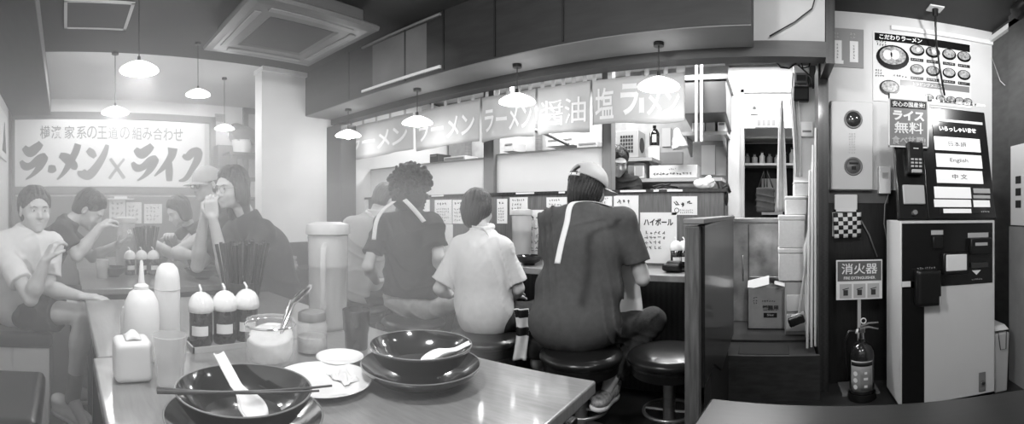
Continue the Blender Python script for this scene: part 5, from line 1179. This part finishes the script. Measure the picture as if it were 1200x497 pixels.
def ticket_machine():
    x0,x1,yf,yb=.718,1.327,2.48,2.80; zt=1.10
    t=thing('ticket_machine','tall meal ticket vending machine with a tilted touch screen','ticket machine',((x0+x1)/2,2.64,0))
    MB().span((x0,yf,.03),(x1,yb,zt)).build('cabinet',mat('machine_white',206,.4),t,bevel=.006)
    MB().span((x0+.01,yf+.02,0),(x1-.01,yb-.02,.03)).build('plinth',M_BLACK,t)
    F_=lambda px,py: onY(px,py,yf-.003)
    def pl(name,px0,py0,px1,py1,m,d0=.004,d1=.002,bev=0,par=t):
        a=F_(px0,py0);b=F_(px1,py1); return MB().span((a.x,yf-d0,b.z),(b.x,yf+d1,a.z)).build(name,m,par,bevel=bev)
    pl('fascia',1057,262,1163,331,mat('machine_black',18,.25,coat=.3)); a=F_(1057,331);b=F_(1083,331); MB().span((a.x,yf-.004,.04),(b.x,yf+.002,a.z+.002)).build('side_fascia',mat('machine_black',18,.25),t)
    pl('bill_slot',1134,279,1158,297,M_BLACK,.05,.0,.006); pl('bill_mouth',1139,284,1153,287,M_LGREY,.053,-.04)
    a=pl('coin_slot',1092,277,1103,291,M_BLACK,.03,0,.004); pl('slot_label',1091,270,1105,275,M_LGREY,.006,0); pl('bill_label',1134,273,1158,278,M_LGREY,.006,0)
    pl('coin_tray',1103,296,1133,320,M_BLACK,.04,0,.008); pl('tray_dial',1106,298,1130,316,M_WHITE,.046,-.036,.01)
    pl('receipt_slot',1137,308,1157,313,M_INK,.02,0,.002); c=F_(1144,319); MB().prism([c+V((-.03,-.004,.012)),c+V((.03,-.004,.012)),c+V((0,-.004,-.016))],(0,.002,0)).build('arrow_mark',M_WHITE,t); marks('print',F_(1146,327)+V((0,-.004,0)),EX,NY,.09,.014,1,M_LGREY,t,seed=1)
    c=F_(1085,336); s=Soft(); s.box(c+V((0,-.03,0)),(.075,.04,.105),rd=.02); s.build('ticket_door',M_BLACK,t,h=.007); marks('print',F_(1086,314)+V((0,-.004,0)),EX,NY,.12,.016,1,M_LGREY,t,seed=2); MB().box(F_(1097,350)+V((0,-.07,0)),(.012,.006,.05)).build('catch',M_LGREY,t)
    pl('price_tag',1057,330,1067,336,M_WHITE,.006,0); pl('key_recess',1147,437,1155,458,M_GREY,.006,0,.002); c=F_(1151,448); MB().lathe([(0,.012),(.012,.01),(.014,0),(0,0)],c+V((0,-.006,0)),16,Matrix.Rotation(math.pi/2,3,'X')).build('lock',M_CHROME,t)
    # tilted upper unit
    th=math.atan2(.18,.76); up=V((0,math.sin(th),math.cos(th))); n=V((0,-math.cos(th),math.sin(th))); R=Matrix((EX,n*-1,up)).transposed(); p0=V((0,2.47,1.107))
    Q=lambda px,py,d=0: onP(px,py,p0,n)+n*d
    def tp(name,px0,py0,px1,py1,m,d=.003,t_=.003,bev=0,par=t):
        a=Q(px0,py0);b=Q(px1,py1); u0=a.x;u1=b.x; za=(a-p0).dot(up); zb=(b-p0).dot(up); c=p0+EX*((u0+u1)/2)+up*((za+zb)/2)+n*(d-t_/2); c.x=(u0+u1)/2
        return MB().box(c,(abs(u1-u0),t_,abs(za-zb)),R).build(name,m,par,bevel=bev)
    MB().box(V((1.108,2.47,1.107))+up*.358-n*.025,(.450,.05,.712),R).build('display_housing',mat('machine_black',18,.25),t,bevel=.006)
    MB().prism([(.905,2.52,1.10),(.905,2.79,1.10),(.905,2.79,1.68),(.905,2.70,1.68)],(.40,0,0)).build('display_mount',M_GREY,t)
    MB().box(V((.795,2.47,1.107))+up*.23-n*.02,(.175,.04,.46),R).build('reader_column',mat('machine_black',18,.25),t,bevel=.006)
    tp('top_notice',1091,118,1153,127,M_PAPER,.02,.004); a=Q(1122,122.5,.0225); put_text('lettering','営業時間となります',a,EX,n,.03,M_INK,t,w=.26,h=.018,bold=.02)
    sc1=tp('screen',1092,139,1156,250,mat('screen_dark',30,.15,coat=.5),.004,.003)
    tp('screen_band',1093,139,1151,147,M_LGREY,.006,.002)
    put_text('lettering','いらっしゃいませ',Q(1122,152.5,.0065),EX,n,.05,M_SCREEN,t,w=.25,h=.032,bold=.035)
    for (a_,b_,c_,d_,s_) in((1094,160,1149,179,'日本語'),(1096,180,1151,198,'English'),(1096.5,199,1152,216,'中 文')):
        tp('screen_button',a_,b_,c_,d_,M_SCREEN,.0065,.002); put_text('lettering',s_,Q((a_+c_)/2,(b_+d_)/2,.007),EX,n,.03,M_INK,t,w=.12 if s_!='中 文' else .10,h=.032)
    tp('screen_panel',1094,219,1138,233,M_SCREEN,.0065,.002); tp('screen_panel',1094,234,1138,243,M_SCREEN,.0065,.002)
    tp('screen_key',1140,221,1160,227,M_LGREY,.0065,.002); tp('screen_key',1140,229,1160,233,M_LGREY,.0065,.002); tp('screen_key',1140,235,1160,243,M_SCREEN,.0065,.002); tp('screen_panel',1105,245,1138,250,M_SCREEN,.0065,.002); marks('print',Q(1155,248,.004),EX,n,.07,.014,1,M_WHITE,t,seed=8)
    # card terminal and tap plate
    c=Q(1070,188,.03); s=MB(); s.box(c,(.095,.06,.19),R@Matrix.Rotation(.15,3,'X')).build('card_terminal',M_BLACK,t,bevel=.01)
    tc=c+n*.034+up*.05; MB().box(tc,(.07,.004,.05),R@Matrix.Rotation(.15,3,'X')).build('terminal_screen',M_INK,t); put_text('lettering','---',tc+n*.004,EX,n,.02,M_WHITE,t,w=.03,h=.006)
    k=MB()
    for i in range(3):
        for j in range(3): k.box(c+n*.03+EX*(-.024+.024*i)-up*(.015+.02*j)+n*(-.003*j),(.016,.006,.011),R)
    k.build('terminal_keys',M_LGREY,t); MB().box(c-up*.085+n*.022,(.06,.02,.02),R).build('card_slot',M_LGREY,t,bevel=.003)
    tp('tap_plate',1057,217,1084,240,M_LGREY,.016,.016,.006); MB().cyl(Q(1071,250),Q(1071,250)+n*.03,.014,seg=18).build('reader_lock',M_GREY,t)
    # rice poster
    a=onY(1041,172,2.56);b=onY(1088,113,2.56); pt=thing('rice_poster','grey poster with white free rice lettering beside the ticket screen','poster',((a.x+b.x)/2,2.56,a.z)); W=b.x-a.x;Hh=b.z-a.z;cx=(a.x+b.x)/2
    MB().span((a.x,2.558,a.z),(b.x,2.562,b.z)).build('sheet',mat('rice_grey',120,.5),pt); MB().span((a.x,2.5565,a.z),(a.x+W*.03,2.558,b.z)).span((b.x-W*.03,2.5565,a.z),(b.x,2.558,b.z)).span((a.x,2.5565,a.z),(b.x,2.558,a.z+Hh*.025)).span((a.x,2.5565,b.z-Hh*.10),(b.x,2.558,b.z)).build('border',M_PAPER,pt)
    L_=lambda s_,fz,w,h,m,bd: put_text('lettering',s_,(cx,2.556,a.z+Hh*fz),EX,NY,.05,m,pt,w=W*w,h=Hh*h,bold=bd)
    MB().span((a.x+W*.06,2.5565,a.z+Hh*.74),(b.x-W*.06,2.5575,a.z+Hh*.88)).build('slogan_band',M_INKB,pt); L_('安心の国産米!',.81,.8,.10,M_PAPER,.012); L_('ライス',.60,.78,.19,M_WHITE,.05); L_('無料',.37,.72,.22,M_WHITE,.015); L_('食べ放題!',.13,.84,.16,M_LGREY,.02)
    MB().tube([(cx,2.562,a.z+.02),(cx,2.575,a.z-.03),(cx,2.58,1.5)],.004,6).build('stem',M_GREY,pt)
# ---------------------------------------------------------------- kitchen
def kitchen():
    # open shelves seen between the curtains and the doorway
    y=3.9
    def shelf(px0,py0,px1,lab,yy=y,dp=.35):
        a=onY(px0,py0,yy);b=onY(px1,py0,yy); t=thing('kitchen_shelf',lab,'shelf',((a.x+b.x)/2,yy,a.z),group='kitchen shelves'); MB().span((a.x,yy,a.z-.03),(b.x,yy+dp,a.z)).build('board',M_LGREY,t); 
        for x in(a.x+.03,b.x-.05): MB().prism([(x,yy+.02,a.z-.03),(x,yy+dp,a.z-.03),(x,yy+dp,a.z-.18)],(.02,0,0)).build('bracket',M_STEEL,t)
        return a.z
    z1=shelf(797,155,852,'kitchen shelf at the upper right beside the white wall'); z2=shelf(728,210,846,'long kitchen shelf behind the ledge, lower'); z3=shelf(716,186,764,'short kitchen shelf carrying the white crate'); 
    def bx(name,lab,cat,px0,py0,px1,py1,m,yy=y+.03,dp=.2,bev=.004,group=None):
        a=onY(px0,py1,yy);b=onY(px1,py0,yy); t=thing(name,lab,cat,((a.x+b.x)/2,yy+dp/2,a.z),group=group); MB().span((a.x,yy,a.z),(b.x,yy+dp,b.z)).build('body',m,t,bevel=bev); return t,a,b
    t,a,b=bx('crate','white crate with a square grille front on the short kitchen shelf','crate',722,152,748,185.5,M_LGREY,y+.02,.24); a.z=z3
    g=MB(); W=b.x-a.x;Hh=b.z-a.z
    for i in range(5):
        for j in range(5): g.box((a.x+W*(.24+.12*i),y+.018,a.z+Hh*(.25+.13*j)),(W*.085,.004,Hh*.09))
    g.build('grille',M_INK,t); MB().lathe([(0,0),(.07,0),(.07,.006),(0,.006)],(b.x,y+.13,a.z+Hh*.5),20,Matrix.Rotation(math.pi/2,3,'Y')).build('side_handle',M_INK,t)
    t,a,b=bx('long_box','long white box with a line of printed writing on the lower kitchen shelf','box',761,193,817,209,M_WHITE); marks('print',((a.x+b.x)/2,y+.028,a.z+(b.z-a.z)*.32),EX,NY,(b.x-a.x)*.85,(b.z-a.z)*.3,1,M_INK,t,seed=9,fill=1); marks('print',((a.x+b.x)/2,y+.028,a.z+(b.z-a.z)*.7),EX,NY,.08,.02,1,M_INKG,t,seed=2)
    t,a,b=bx('small_box','small framed white box between crate and long box','box',743,191,755,209,M_WHITE); MB().span((a.x+.015,y+.026,a.z+.02),(b.x-.015,y+.03,b.z-.02)).build('front_panel',M_LGREY,t)
    for k,(p0,p1,q0,q1,l) in enumerate(((811,826,136,154,'white carton on the upper right kitchen shelf, left one'),(827,838,133,154,'white carton on the upper right kitchen shelf, right one'),(841,850,140,154,'pale tub at the end of the upper right kitchen shelf'))):
        t,a,b=bx('carton',l,'carton',p0,q0,p1,q1,[M_WHITE,M_LGREY,M_PAPER][k],group='cartons on the kitchen shelf'); MB().span((a.x+.01,y+.026,b.z-.05),(b.x-.01,y+.03,b.z-.03)).build('tape',M_GREY,t)
    # dark bottle
    c=onY(767,171,3.88); t=thing('hanging_bottle','dark bottle with a white label hanging by the crate','bottle',c); MB().lathe([(0,0),(.04,0),(.045,.01),(.045,.11),(.03,.14),(.016,.155),(.016,.18),(0,.18)],c,24).build('glass',M_BLACKG,t); MB().box(c+V((.01,-.046,.06)),(.04,.003,.07)).build('label_paper',M_LGREY,t)
    # papers pinned on the back partition, funnel, hood
    tag(MB().span((-1.45,4.3,.27),(-.42,4.36,2.55)).build('wall_kitchen_mid',mat('kitchen_tile',150,.35,166,14)),kind='structure')
    for k,(p0,q0,p1,q1,m) in enumerate(((760,172,773,190,M_PAPER),(774,178,800,193,M_GREY),(822,170,838,205,M_PAPER),(839,172,851,206,M_LGREY),(776,150,786,172,M_LGREY))):
        a=onY(p0,q1,4.29);b=onY(p1,q0,4.29); o=MB().span((a.x,4.285,a.z),(b.x,4.299,b.z)).build('kitchen_notice',m); tag(o,'sheet on the kitchen tiles, %s'%['under the dark bottle','grey, behind the long box','tall white, left of the right pair','tall pale, right of the right pair','pale, right of the dark bottle'][k],'notice','sheets on the kitchen wall')
    a=onY(800,145,3.7);b=onY(851,93,3.7); t=thing('exhaust_hood','grey metal exhaust hood hanging in the kitchen right of the curtains','hood',((a.x+b.x)/2,3.8,a.z))
    MB().prism([(a.x,3.7,a.z+.08),(a.x,3.7,b.z),(a.x,4.28,b.z),(a.x,4.28,a.z)],(b.x-a.x,0,0)).build('canopy',mat('hood_grey',106,.35,metal=.4),t,bevel=.006); MB().span((a.x-.02,3.68,b.z),(b.x+.02,4.29,b.z+.04)).build('top_flange',M_STEEL,t)
    for k,px in enumerate((816,822)): a=onY(px,166,3.66); tag(MB().cyl((a.x,3.66,a.z),(a.x,3.66,2.55),.012,seg=12).build('kitchen_pipe',M_WHITE),'thin white vertical pipe in front of the hood, %s one'%('left','right')[k],'pipe','pipes by the hood')
    s=Soft(); c=onY(796,166,3.85); s.cap(tuple(c+V((-.02,0,.09))),tuple(c+V((.01,0,-.06))),.03,.075,flat='b'); s.noise=folds(.006,40,2); tag(s.build('hanging_cloth',M_CLOTHW,h=.008),'white cloth bundle hanging left of the hood pipes','cloth')
    # hood lamp over glass screens, back shelves seen above them
    for k,(p0,p1,q0,q1,m,l) in enumerate(((478,500,181,192,M_GREY,'grey box seen above the left screen, behind the curly hair'),(503,513,180,191,M_INK,'dark box above the left screen'),(520,545,182,190,M_LGREY,'pale box above the left screen'),(590,602,166,178,M_LGREY,'pale box above the right screen, left'),(640,672,160,172,M_WHITE,'white trough above the right screen'),(676,700,165,176,M_LGREY,'pale trough above the right screen, by the post'))):
        t,a,b=bx('kitchen_box',l,'box',p0,q0,p1,q1,m,4.1,.25,group='boxes on the rear kitchen shelf'); MB().span((a.x+.02,4.096,b.z-.03),(b.x-.02,4.1,b.z-.015)).build('edge_strip',M_GREY,t)
    sh=thing('rear_shelf','long shelf on the kitchen back wall above the screens','shelf',(-2.8,4.2,1.5)); MB().span((-5,4.05,1.62),(-1.6,4.4,1.65)).build('board',M_STEEL,sh)
    for x in(-4.5,-3.5,-2.5,-1.7): MB().span((x,4.3,.27),(x+.04,4.38,2.3)).build('upright',M_STEEL,sh)
    tag(MB().span((-3.85,4.40,.27),(-1.45,4.46,2.55)).build('wall_kitchen_rear',mat('kitchen_tile',150,.35,166,14)),kind='structure')
    tag(MB().tube([(-2.55,3.9,2.55),(-2.53,3.9,2.1),(-2.5,3.9,2.0),(-2.2,3.9,1.95),(-1.9,3.9,1.80)],.02,10).build('water_pipe',M_STEEL,smooth=180),'curved steel pipe under the curtains above the right screen','pipe')
    # ledge things
    s=Soft(); c=V((onY(826,222,3.12).x,3.13,1.34)); s.ell(c,(.07,.05,.035)); s.ell(c+V((.03,0,.03)),(.035,.03,.03),k=.03); s.ell(c+V((-.04,0,.015)),(.04,.03,.02),k=.03); s.noise=folds(.009,70,8); tag(s.build('plastic_bag',M_CERAM,h=.005),'crumpled white plastic bag on the ledge','bag')
    t=thing('ladle_tray','shallow steel tray with dark utensils on the ledge','tray',(-.80,3.14,1.306)); x=onY(780,222,3.14).x; MB().span((x-.10,3.08,1.306),(x+.10,3.2,1.312)).build('tray',M_STEEL,t,bevel=.002); MB().tube([(x-.09,3.12,1.33),(x-.02,3.13,1.345),(x+.09,3.14,1.325)],.008,8).tube([(x-.07,3.16,1.32),(x+.04,3.12,1.35)],.006,8).build('utensil',M_INKB,t,smooth=180)
    t=thing('cable_coil','black coil of cable hanging on the partition end','cable',(-.31,3.05,1.3)); MB().torus((-.315,3.04,1.245),.045,.008,Matrix.Rotation(math.pi/2,3,'Y'),24,8).build('coil',M_BLACK,t,smooth=180); MB().tube([(-.34,3.02,1.31),(-.30,2.98,1.33),(-.285,2.99,1.28)],.008,8).build('tail',M_BLACK,t,smooth=180)
    # steel cabinet behind the doorway
    t=thing('steel_cabinet','stained stainless steel counter cabinet behind the doorway','cabinet',(-.12,3.8,.27)); MB().span((-.42,3.62,.27),(.16,4.15,1.09)).build('body',mat('steel_stained',120,.3,205,5,metal=.45),t,bevel=.004); MB().span((-.43,3.60,1.065),(.17,4.16,1.10)).build('top_plate',M_STEEL,t,bevel=.003); MB().span((-.20,3.615,.3),(-.195,3.62,1.05)).build('door_gap',M_INKB,t); MB().tube([(-.24,3.61,.6),(-.24,3.59,.62),(-.24,3.59,.78),(-.24,3.61,.8)],.006,8).build('handle',M_STEEL,t)
    # cardboard box
    t=thing('cardboard_box','open cardboard box printed with dark characters on the kitchen step','cardboard box',(-.04,3.5,.272)); a=onY(876,387,3.38);b=onY(920,337,3.38); zb=.272; z_t=b.z
    m=MB(); x0,x1,y0,y1=a.x,b.x,3.38,3.58; th=.006
    for lo,hi in(((x0,y0,zb),(x1,y0+th,z_t)),((x0,y1-th,zb),(x1,y1,z_t)),((x0,y0,zb),(x0+th,y1,z_t)),((x1-th,y0,zb),(x1,y1,z_t)),((x0,y0,zb),(x1,y1,zb+th))): m.span(lo,hi)
    m.build('carton_body',M_CARD,t); f=MB(); f.box(((x0+x1)/2-.06,y0+.04,z_t+.03),(.17,.11,.005),Matrix.Rotation(.5,3,'X')@Matrix.Rotation(-.3,3,'Y')); f.box((x1-.03,(y0+y1)/2,z_t+.01),(.1,.19,.005),Matrix.Rotation(.25,3,'Y')); f.box(((x0+x1)/2,y1+.03,z_t+.02),(.27,.1,.005),Matrix.Rotation(-.7,3,'X')); f.build('flap',mat('cardboard_inside',176,.85),t)
    cx=(x0+x1)/2+.01; put_text('lettering','業務用',(cx+.02,y0-.002,zb+.16),EX,NY,.05,M_INK,t,w=.12,h=.04,bold=.03); MB().box((cx+.02,y0-.001,zb+.105),(.10,.002,.035)).build('print_band',M_INKB,t); marks('print',(cx+.02,y0-.002,zb+.21),EX,NY,.13,.02,1,M_INK,t,seed=3); put_text('lettering','5kg',(cx+.02,y0-.003,zb+.105),EX,NY,.03,M_LGREY,t,w=.05,h=.022,bold=.02); marks('print',(cx-.085,y0-.002,zb+.215),EX,NY,.05,.06,3,M_INK,t,seed=4)
    # styrofoam boxes, stacked
    st=[(912,938,291,330,'lowest of the stacked white foam boxes by the doorway',3.2),(912,938,251,290,'second white foam box from the bottom by the doorway',3.2),(920,940,228,250,'third white foam box from the bottom, set back',3.26),(930,948,209,227,'topmost small white foam box by the doorway',3.3)]
    tz=None
    for p0,p1,q0,q1,l,yy in st:
        a=onY(p0,q1,yy);b=onY(p1+6,q0,yy); z0=a.z if tz is None else tz; t=thing('foam_box',l,'box',((a.x+b.x)/2,yy+.1,z0),group='stacked foam boxes'); hgt=b.z-a.z
        MB().box(((a.x+b.x)/2,yy+.10,z0+hgt*.42),((b.x-a.x)*.97,.19,hgt*.84)).build('box_body',M_STYRO,t,bevel=.008); MB().box(((a.x+b.x)/2,yy+.10,z0+hgt*.92),((b.x-a.x),.2,hgt*.16)).build('lid',M_STYRO,t,bevel=.008); tz=z0+hgt+.0005
    a=onY(912,331,3.2); t=thing('drawer_rack','white plastic drawer unit under the foam boxes','drawer unit',(.15,3.3,.272)); MB().span((a.x+.05,3.22,.272),(a.x+.24,3.4,a.z-.001)).build('rack_frame',M_LGREY,t,bevel=.004)
    for k in range(2): z=.30+.14*k; MB().span((a.x+.06,3.21,z),(a.x+.23,3.225,z+.12)).build('drawer',M_WHITE,t,bevel=.004)
    # broom, poles, hanging sheet, apron
    p0=onY(951,262,2.98);p1=onY(936,372,3.02); t=thing('broom','broom with a black head leaning in the doorway','broom',p1); MB().tube([p0,p1],.010,10).build('broom_handle',M_LGREY,t); s=Soft(); s.box(p1+V((-.015,0,-.02)),(.055,.025,.03),Matrix.Rotation(-.35,3,'Y'),rd=.012); s.noise=folds(.004,90,1); s.build('broom_head',M_BLACK,t,h=.005); MB().box(p1+V((-.005,-.0,.015)),(.09,.03,.02),Matrix.Rotation(-.35,3,'Y')).build('head_bar',M_LGREY,t,bevel=.003)
    for k,(pa,pb,l) in enumerate((((949,200),(946,398),'white pole standing in the doorway, leftmost'),((953,170),(951,405),'white pole standing in the doorway, middle'),((956,150),(955.5,412),'white pole standing against the jamb, rightmost'))):
        a=onY(*pa,2.90+.02*k);b=onY(*pb,2.90+.02*k); b.z=.273; tag(MB().tube([a,b],.008,10).build('pole',M_WHITE),l,'pole','white poles in the doorway')
    def sheet(name,lab,pts,m,yy,cat='sheet',thk=.003,amp=.012):
        # pts: list of (px_left,px_right,py) down the sheet
        def fn(u,v):
            x=v*(len(pts)-1); i=min(int(x),len(pts)-2); f=x-i; l=pts[i][0]*(1-f)+pts[i+1][0]*f; r_=pts[i][1]*(1-f)+pts[i+1][1]*f; py=pts[i][2]*(1-f)+pts[i+1][2]*f
            p=onY(l+(r_-l)*u,py,yy); return p+V((0,amp*math.sin(u*9+v*4)+amp*.5*math.sin(u*23+v),0))
        o=MB().grid(20,26,fn,thk).build(name,m,smooth=180); return tag(o,lab,cat)
    sheet('hanging_sheet','long pale cloth hanging in front of the dark kitchen store',[(915,917,118),(912,919,150),(911,921,190),(910,923,248)],M_CLOTHL,3.45,'cloth')
    sheet('hanging_towel','pale towel hanging right of the long cloth in the kitchen',[(929,933,85),(926,936,120),(929,939,160),(932,940,207)],M_CLOTHL,3.385,'towel')
    sheet('plastic_sheet','crumpled clear plastic bag hanging at the doorway jamb',[(947,952,268),(941,953,290),(943,952,320),(944,951,395)],M_FROST,3.05,'bag',amp=.02)
    sheet('leaning_board','white board leaning against the doorway jamb',[(951,956,190),(949,956,225),(947,955,262)],M_WHITE,3.0,'board',.012,.0)
    # dark tote hanging in the store, racks with jars
    y4=4.5
    for zz,l in((onY(900,192,y4).z,'upper dark shelf inside the kitchen store'),(onY(900,161,y4).z,'top dark shelf inside the kitchen store')): tag(MB().span((-.34,y4-.06,zz-.02),(.55,4.75,zz)).build('store_shelf',M_LGREY),l,'shelf','shelves in the kitchen store')
    zz=onY(900,192,y4).z; r=random.Random(4)
    for k in range(7):
        x=-.26+.075*k; h_=r.uniform(.09,.16); c=V((x,y4+.02,zz+.0005)); t=thing('storage_bottle','bottle on the store shelf, %s from the left'%('first second third fourth fifth sixth seventh'.split()[k]),'bottle',c,group='bottles in the kitchen store'); m_=[M_GREY,M_LGREY,M_WHITE,M_GREY,M_LGREY,M_INK,M_LGREY][k]
        MB().lathe([(0,0),(.026,0),(.028,.01),(.028,h_*.65),(.012,h_*.8),(.012,h_),(0,h_)],c,20).build('glass',m_,t); MB().lathe([(.013,h_*.93),(.014,h_*1.05),(0,h_*1.05)],c,14).build('cap',M_INK,t)
    c=onY(897,222,4.3); t=thing('tote_bag','black tote bag hanging in the kitchen store','bag',c); s=Soft(); s.box(c+V((0,0,-.10)),(.09,.025,.12),rd=.02); s.noise=folds(.006,40,9); s.build('bag_body',M_CLOTHD,t,h=.007)
    for sx in(-.04,.045): MB().tube([c+V((sx-.03,0,.0)),c+V((sx*.4,0,.17)),c+V((sx+.03,0,.0))],.007,8).build('strap',M_CLOTHD,t,smooth=180)
    tag(MB().span((-.12,4.73,1.12),(.10,4.745,1.5)).build('chopping_board',M_LGREY),'pale board standing behind the black tote bag in the store','board')
    # sign and meter on the store's upper door
    a=onY(880,143,4.18); tag(MB().span((-.27,4.20,onY(900,150,4.2).z),(.24,4.24,2.26)).build('wall_store_top',M_WALL),kind='structure')
    c=onY(884,128,4.19); t=thing('round_sign','tiny square sign with a round mark above the kitchen store','sign',c); MB().box(c,(.075,.006,.09)).build('board',M_PAPER,t); MB().lathe([(0,0),(.018,0),(.018,.002),(0,.002)],c+V((0,-.003,.01)),16,Matrix.Rotation(math.pi/2,3,'X')).build('round_mark',M_INK,t)
    a=onY(885,149,4.18);b=onY(911,139,4.18); t=thing('slot_panel','pale slotted grille above the kitchen store','grille',((a.x+b.x)/2,4.19,a.z)); MB().span((a.x,4.185,a.z),(b.x,4.2,b.z)).build('plate',M_LGREY,t); 
    for k in range(4): MB().span((a.x+.02+.045*k,4.182,a.z+.015),(a.x+.05+.045*k,4.186,b.z-.01)).build('slot',M_GREY,t)
    # devices high on the jamb side
    for k,(p0,p1,q0,q1,l,m) in enumerate(((932,946,85,97,'small grey device high beside the jamb, upper','g'),(930,948,101,118,'black box high beside the jamb, below the device','b'),(948,956,75,100,'black adapter hanging beside the jamb','b'))):
        a=onY(p0,q1,3.36);b=onY(p1,q0,3.36); t=thing('wall_device',l,'device',((a.x+b.x)/2,3.38,a.z),group='devices by the doorway jamb'); MB().span((a.x,3.36,a.z),(b.x,3.42,b.z)).build('case',M_BLACK if m=='b' else M_GREY,t,bevel=.005); MB().span((a.x+.01,3.357,a.z+.015),(b.x-.01,3.361,b.z-.02)).build('front_face',M_INK,t)
    tag(MB().span((onY(930,100,3.42).x,3.42,.272),(.43,3.46,ZC)).build('wall_kitchen_jamb',M_WALL),kind='structure')
    a=onY(938,160,3.38);b=onY(953,143,3.38); t=thing('paper_holder','white paper towel holder on the wall by the jamb','holder',((a.x+b.x)/2,3.15,a.z)); MB().span((a.x,3.37,a.z),(b.x,3.42,b.z)).build('case',M_WHITE,t,bevel=.006); MB().span((a.x+.015,3.367,a.z+.03),(b.x-.015,3.371,a.z+.045)).build('slot',M_GREY,t)
    for k,pts in enumerate((((908,71),(915,79),(925,80),(933,74)),((938,70),(941,80),(948,78),(950,70)),((935,76),(944,84),(952,92),(953,104)))): tag(MB().tube([onY(a_,b_,2.985) for a_,b_ in pts],.006,8).build('tangled_cable',M_BLACK,smooth=180),'black cable under the doorway header, %s'%('long loop at the left','short loop in the middle','lowest strand at the right')[k],'cable','cables under the header')
    tag(MB().tube([V(p) for p in((.20,2.55,2.42),(.24,2.54,2.37),(.22,2.54,2.30),(.12,2.54,2.22),(-.02,2.54,2.14))],.004,8).build('header_cable',M_BLACK,smooth=180),'black cable looping across the pale header board','cable')
    # mat on the step
    o=MB().span((-.22,2.82,.256),(.10,3.05,.262)).build('step_mat',M_INKB,bevel=.002); tag(o,'dark mat on the kitchen step','mat')
# ---------------------------------------------------------------- camera, light, haze
def camera():
    cd=bpy.data.cameras.new('camera'); cd.type='PANO'; cd.panorama_type='CENTRAL_CYLINDRICAL'
    cd.central_cylindrical_radius=1.0; w=600.0/F; cd.central_cylindrical_range_u_min=-w; cd.central_cylindrical_range_u_max=w
    cd.central_cylindrical_range_v_min=-(497-PY0)/F; cd.central_cylindrical_range_v_max=PY0/F
    cd.clip_start=.02; cd.clip_end=50
    o=bpy.data.objects.new('camera',cd); COL.objects.link(o); o.location=(0,0,H); o.rotation_euler=(math.pi/2,0,(PX0-600)/F); sc.camera=o
def area(loc,rot,sx,sy,e,name='fluorescent_light'):
    L=bpy.data.lights.new(name,'AREA'); L.shape='RECTANGLE'; L.size=sx; L.size_y=sy; L.energy=e; o=bpy.data.objects.new(name,L); COL.objects.link(o); o.location=loc; o.rotation_euler=rot; return o
def light():
    w=bpy.data.worlds.new('world'); sc.world=w; w.use_nodes=True; bg=w.node_tree.nodes['Background']; bg.inputs[0].default_value=(1,1,1,1); bg.inputs[1].default_value=.0
    area((-2.4,3.9,2.45),(0,0,0),2.0,.25,30*KF); area((-.2,3.75,2.5),(0,0,0),.8,.25,22*KF); area((-.9,3.3,2.5),(0,0,0),.8,.2,18*KF)
    area((0.1,4.5,2.4),(0,0,0),.4,.2,.4)
    area((-4.6,.7,2.46),(0,0,0),1.2,1.6,5.5)  # added fill under the far ceiling to brighten the banner, no fixture there
    # fill points without fixtures, added to brighten the tables and the right wall
    for i,(x,y,z,e) in enumerate(((-.95,.45,2.2,21),(.45,.6,2.3,18),(.2,1.9,2.4,2.5))):
        L=bpy.data.lights.new('ceiling_light','POINT'); L.energy=e*KT; L.shadow_soft_size=.1; o=bpy.data.objects.new('ceiling_light',L); COL.objects.link(o); o.location=(x,y,z)
KF=.52; KT=1.0
def haze():  # added scattering volume standing in for lens flare over the left side
    o=MB().span((-5.34,-.57,.01),(-1.45,1.76,1.98)).prism([(-1.449,-.57,.01),(-.5,-.57,.01),(-.3,.25,.01),(-.75,1.1,.01),(-1.449,1.76,.01)],(0,0,1.24)).build('flare_haze',M_PAPER,smooth=0); o.data.materials.clear()
    m=bpy.data.materials.new('glare'); m.use_nodes=True; nt=m.node_tree; nt.nodes.clear(); out=nt.nodes.new('ShaderNodeOutputMaterial'); v=nt.nodes.new('ShaderNodeVolumeScatter'); v.inputs['Density'].default_value=HAZE; v.inputs['Anisotropy'].default_value=.25; v.inputs['Color'].default_value=(.97,.97,.97,1)
    nt.links.new(v.outputs[0],out.inputs['Volume']); o.data.materials.append(m)
    tag(o,'thin bright steam haze hanging in the air over the dining tables at the left','haze',kind='stuff')
HAZE=.155; EXPO=1.85
import os
room(); lamps(); fixtures(); noren(); banner(); wall_items_left(); tables(); stools(); counter(); tableware(); right_wall(); ticket_machine(); kitchen()
if not os.environ.get('NOPEOPLE'):
    counter_people(); table_people(); staff()
camera(); light()
if HAZE>0: haze()
for o in list(bpy.data.objects):
    if o.type=='MESH' and 'label' not in o and o.parent is None and not o.get('kind'): print('UNLABELLED',o.name)
sc.view_settings.view_transform='Standard'; sc.view_settings.look='None'; sc.view_settings.gamma=1.0; sc.view_settings.use_curve_mapping=False
sc.view_settings.exposure=EXPO
sc.cycles.use_denoising=True; sc.cycles.denoiser='OPENIMAGEDENOISE'; sc.cycles.max_bounces=8; sc.cycles.transparent_max_bounces=12; sc.cycles.volume_bounces=1; sc.cycles.caustics_reflective=False; sc.cycles.caustics_refractive=False; sc.cycles.sample_clamp_indirect=6
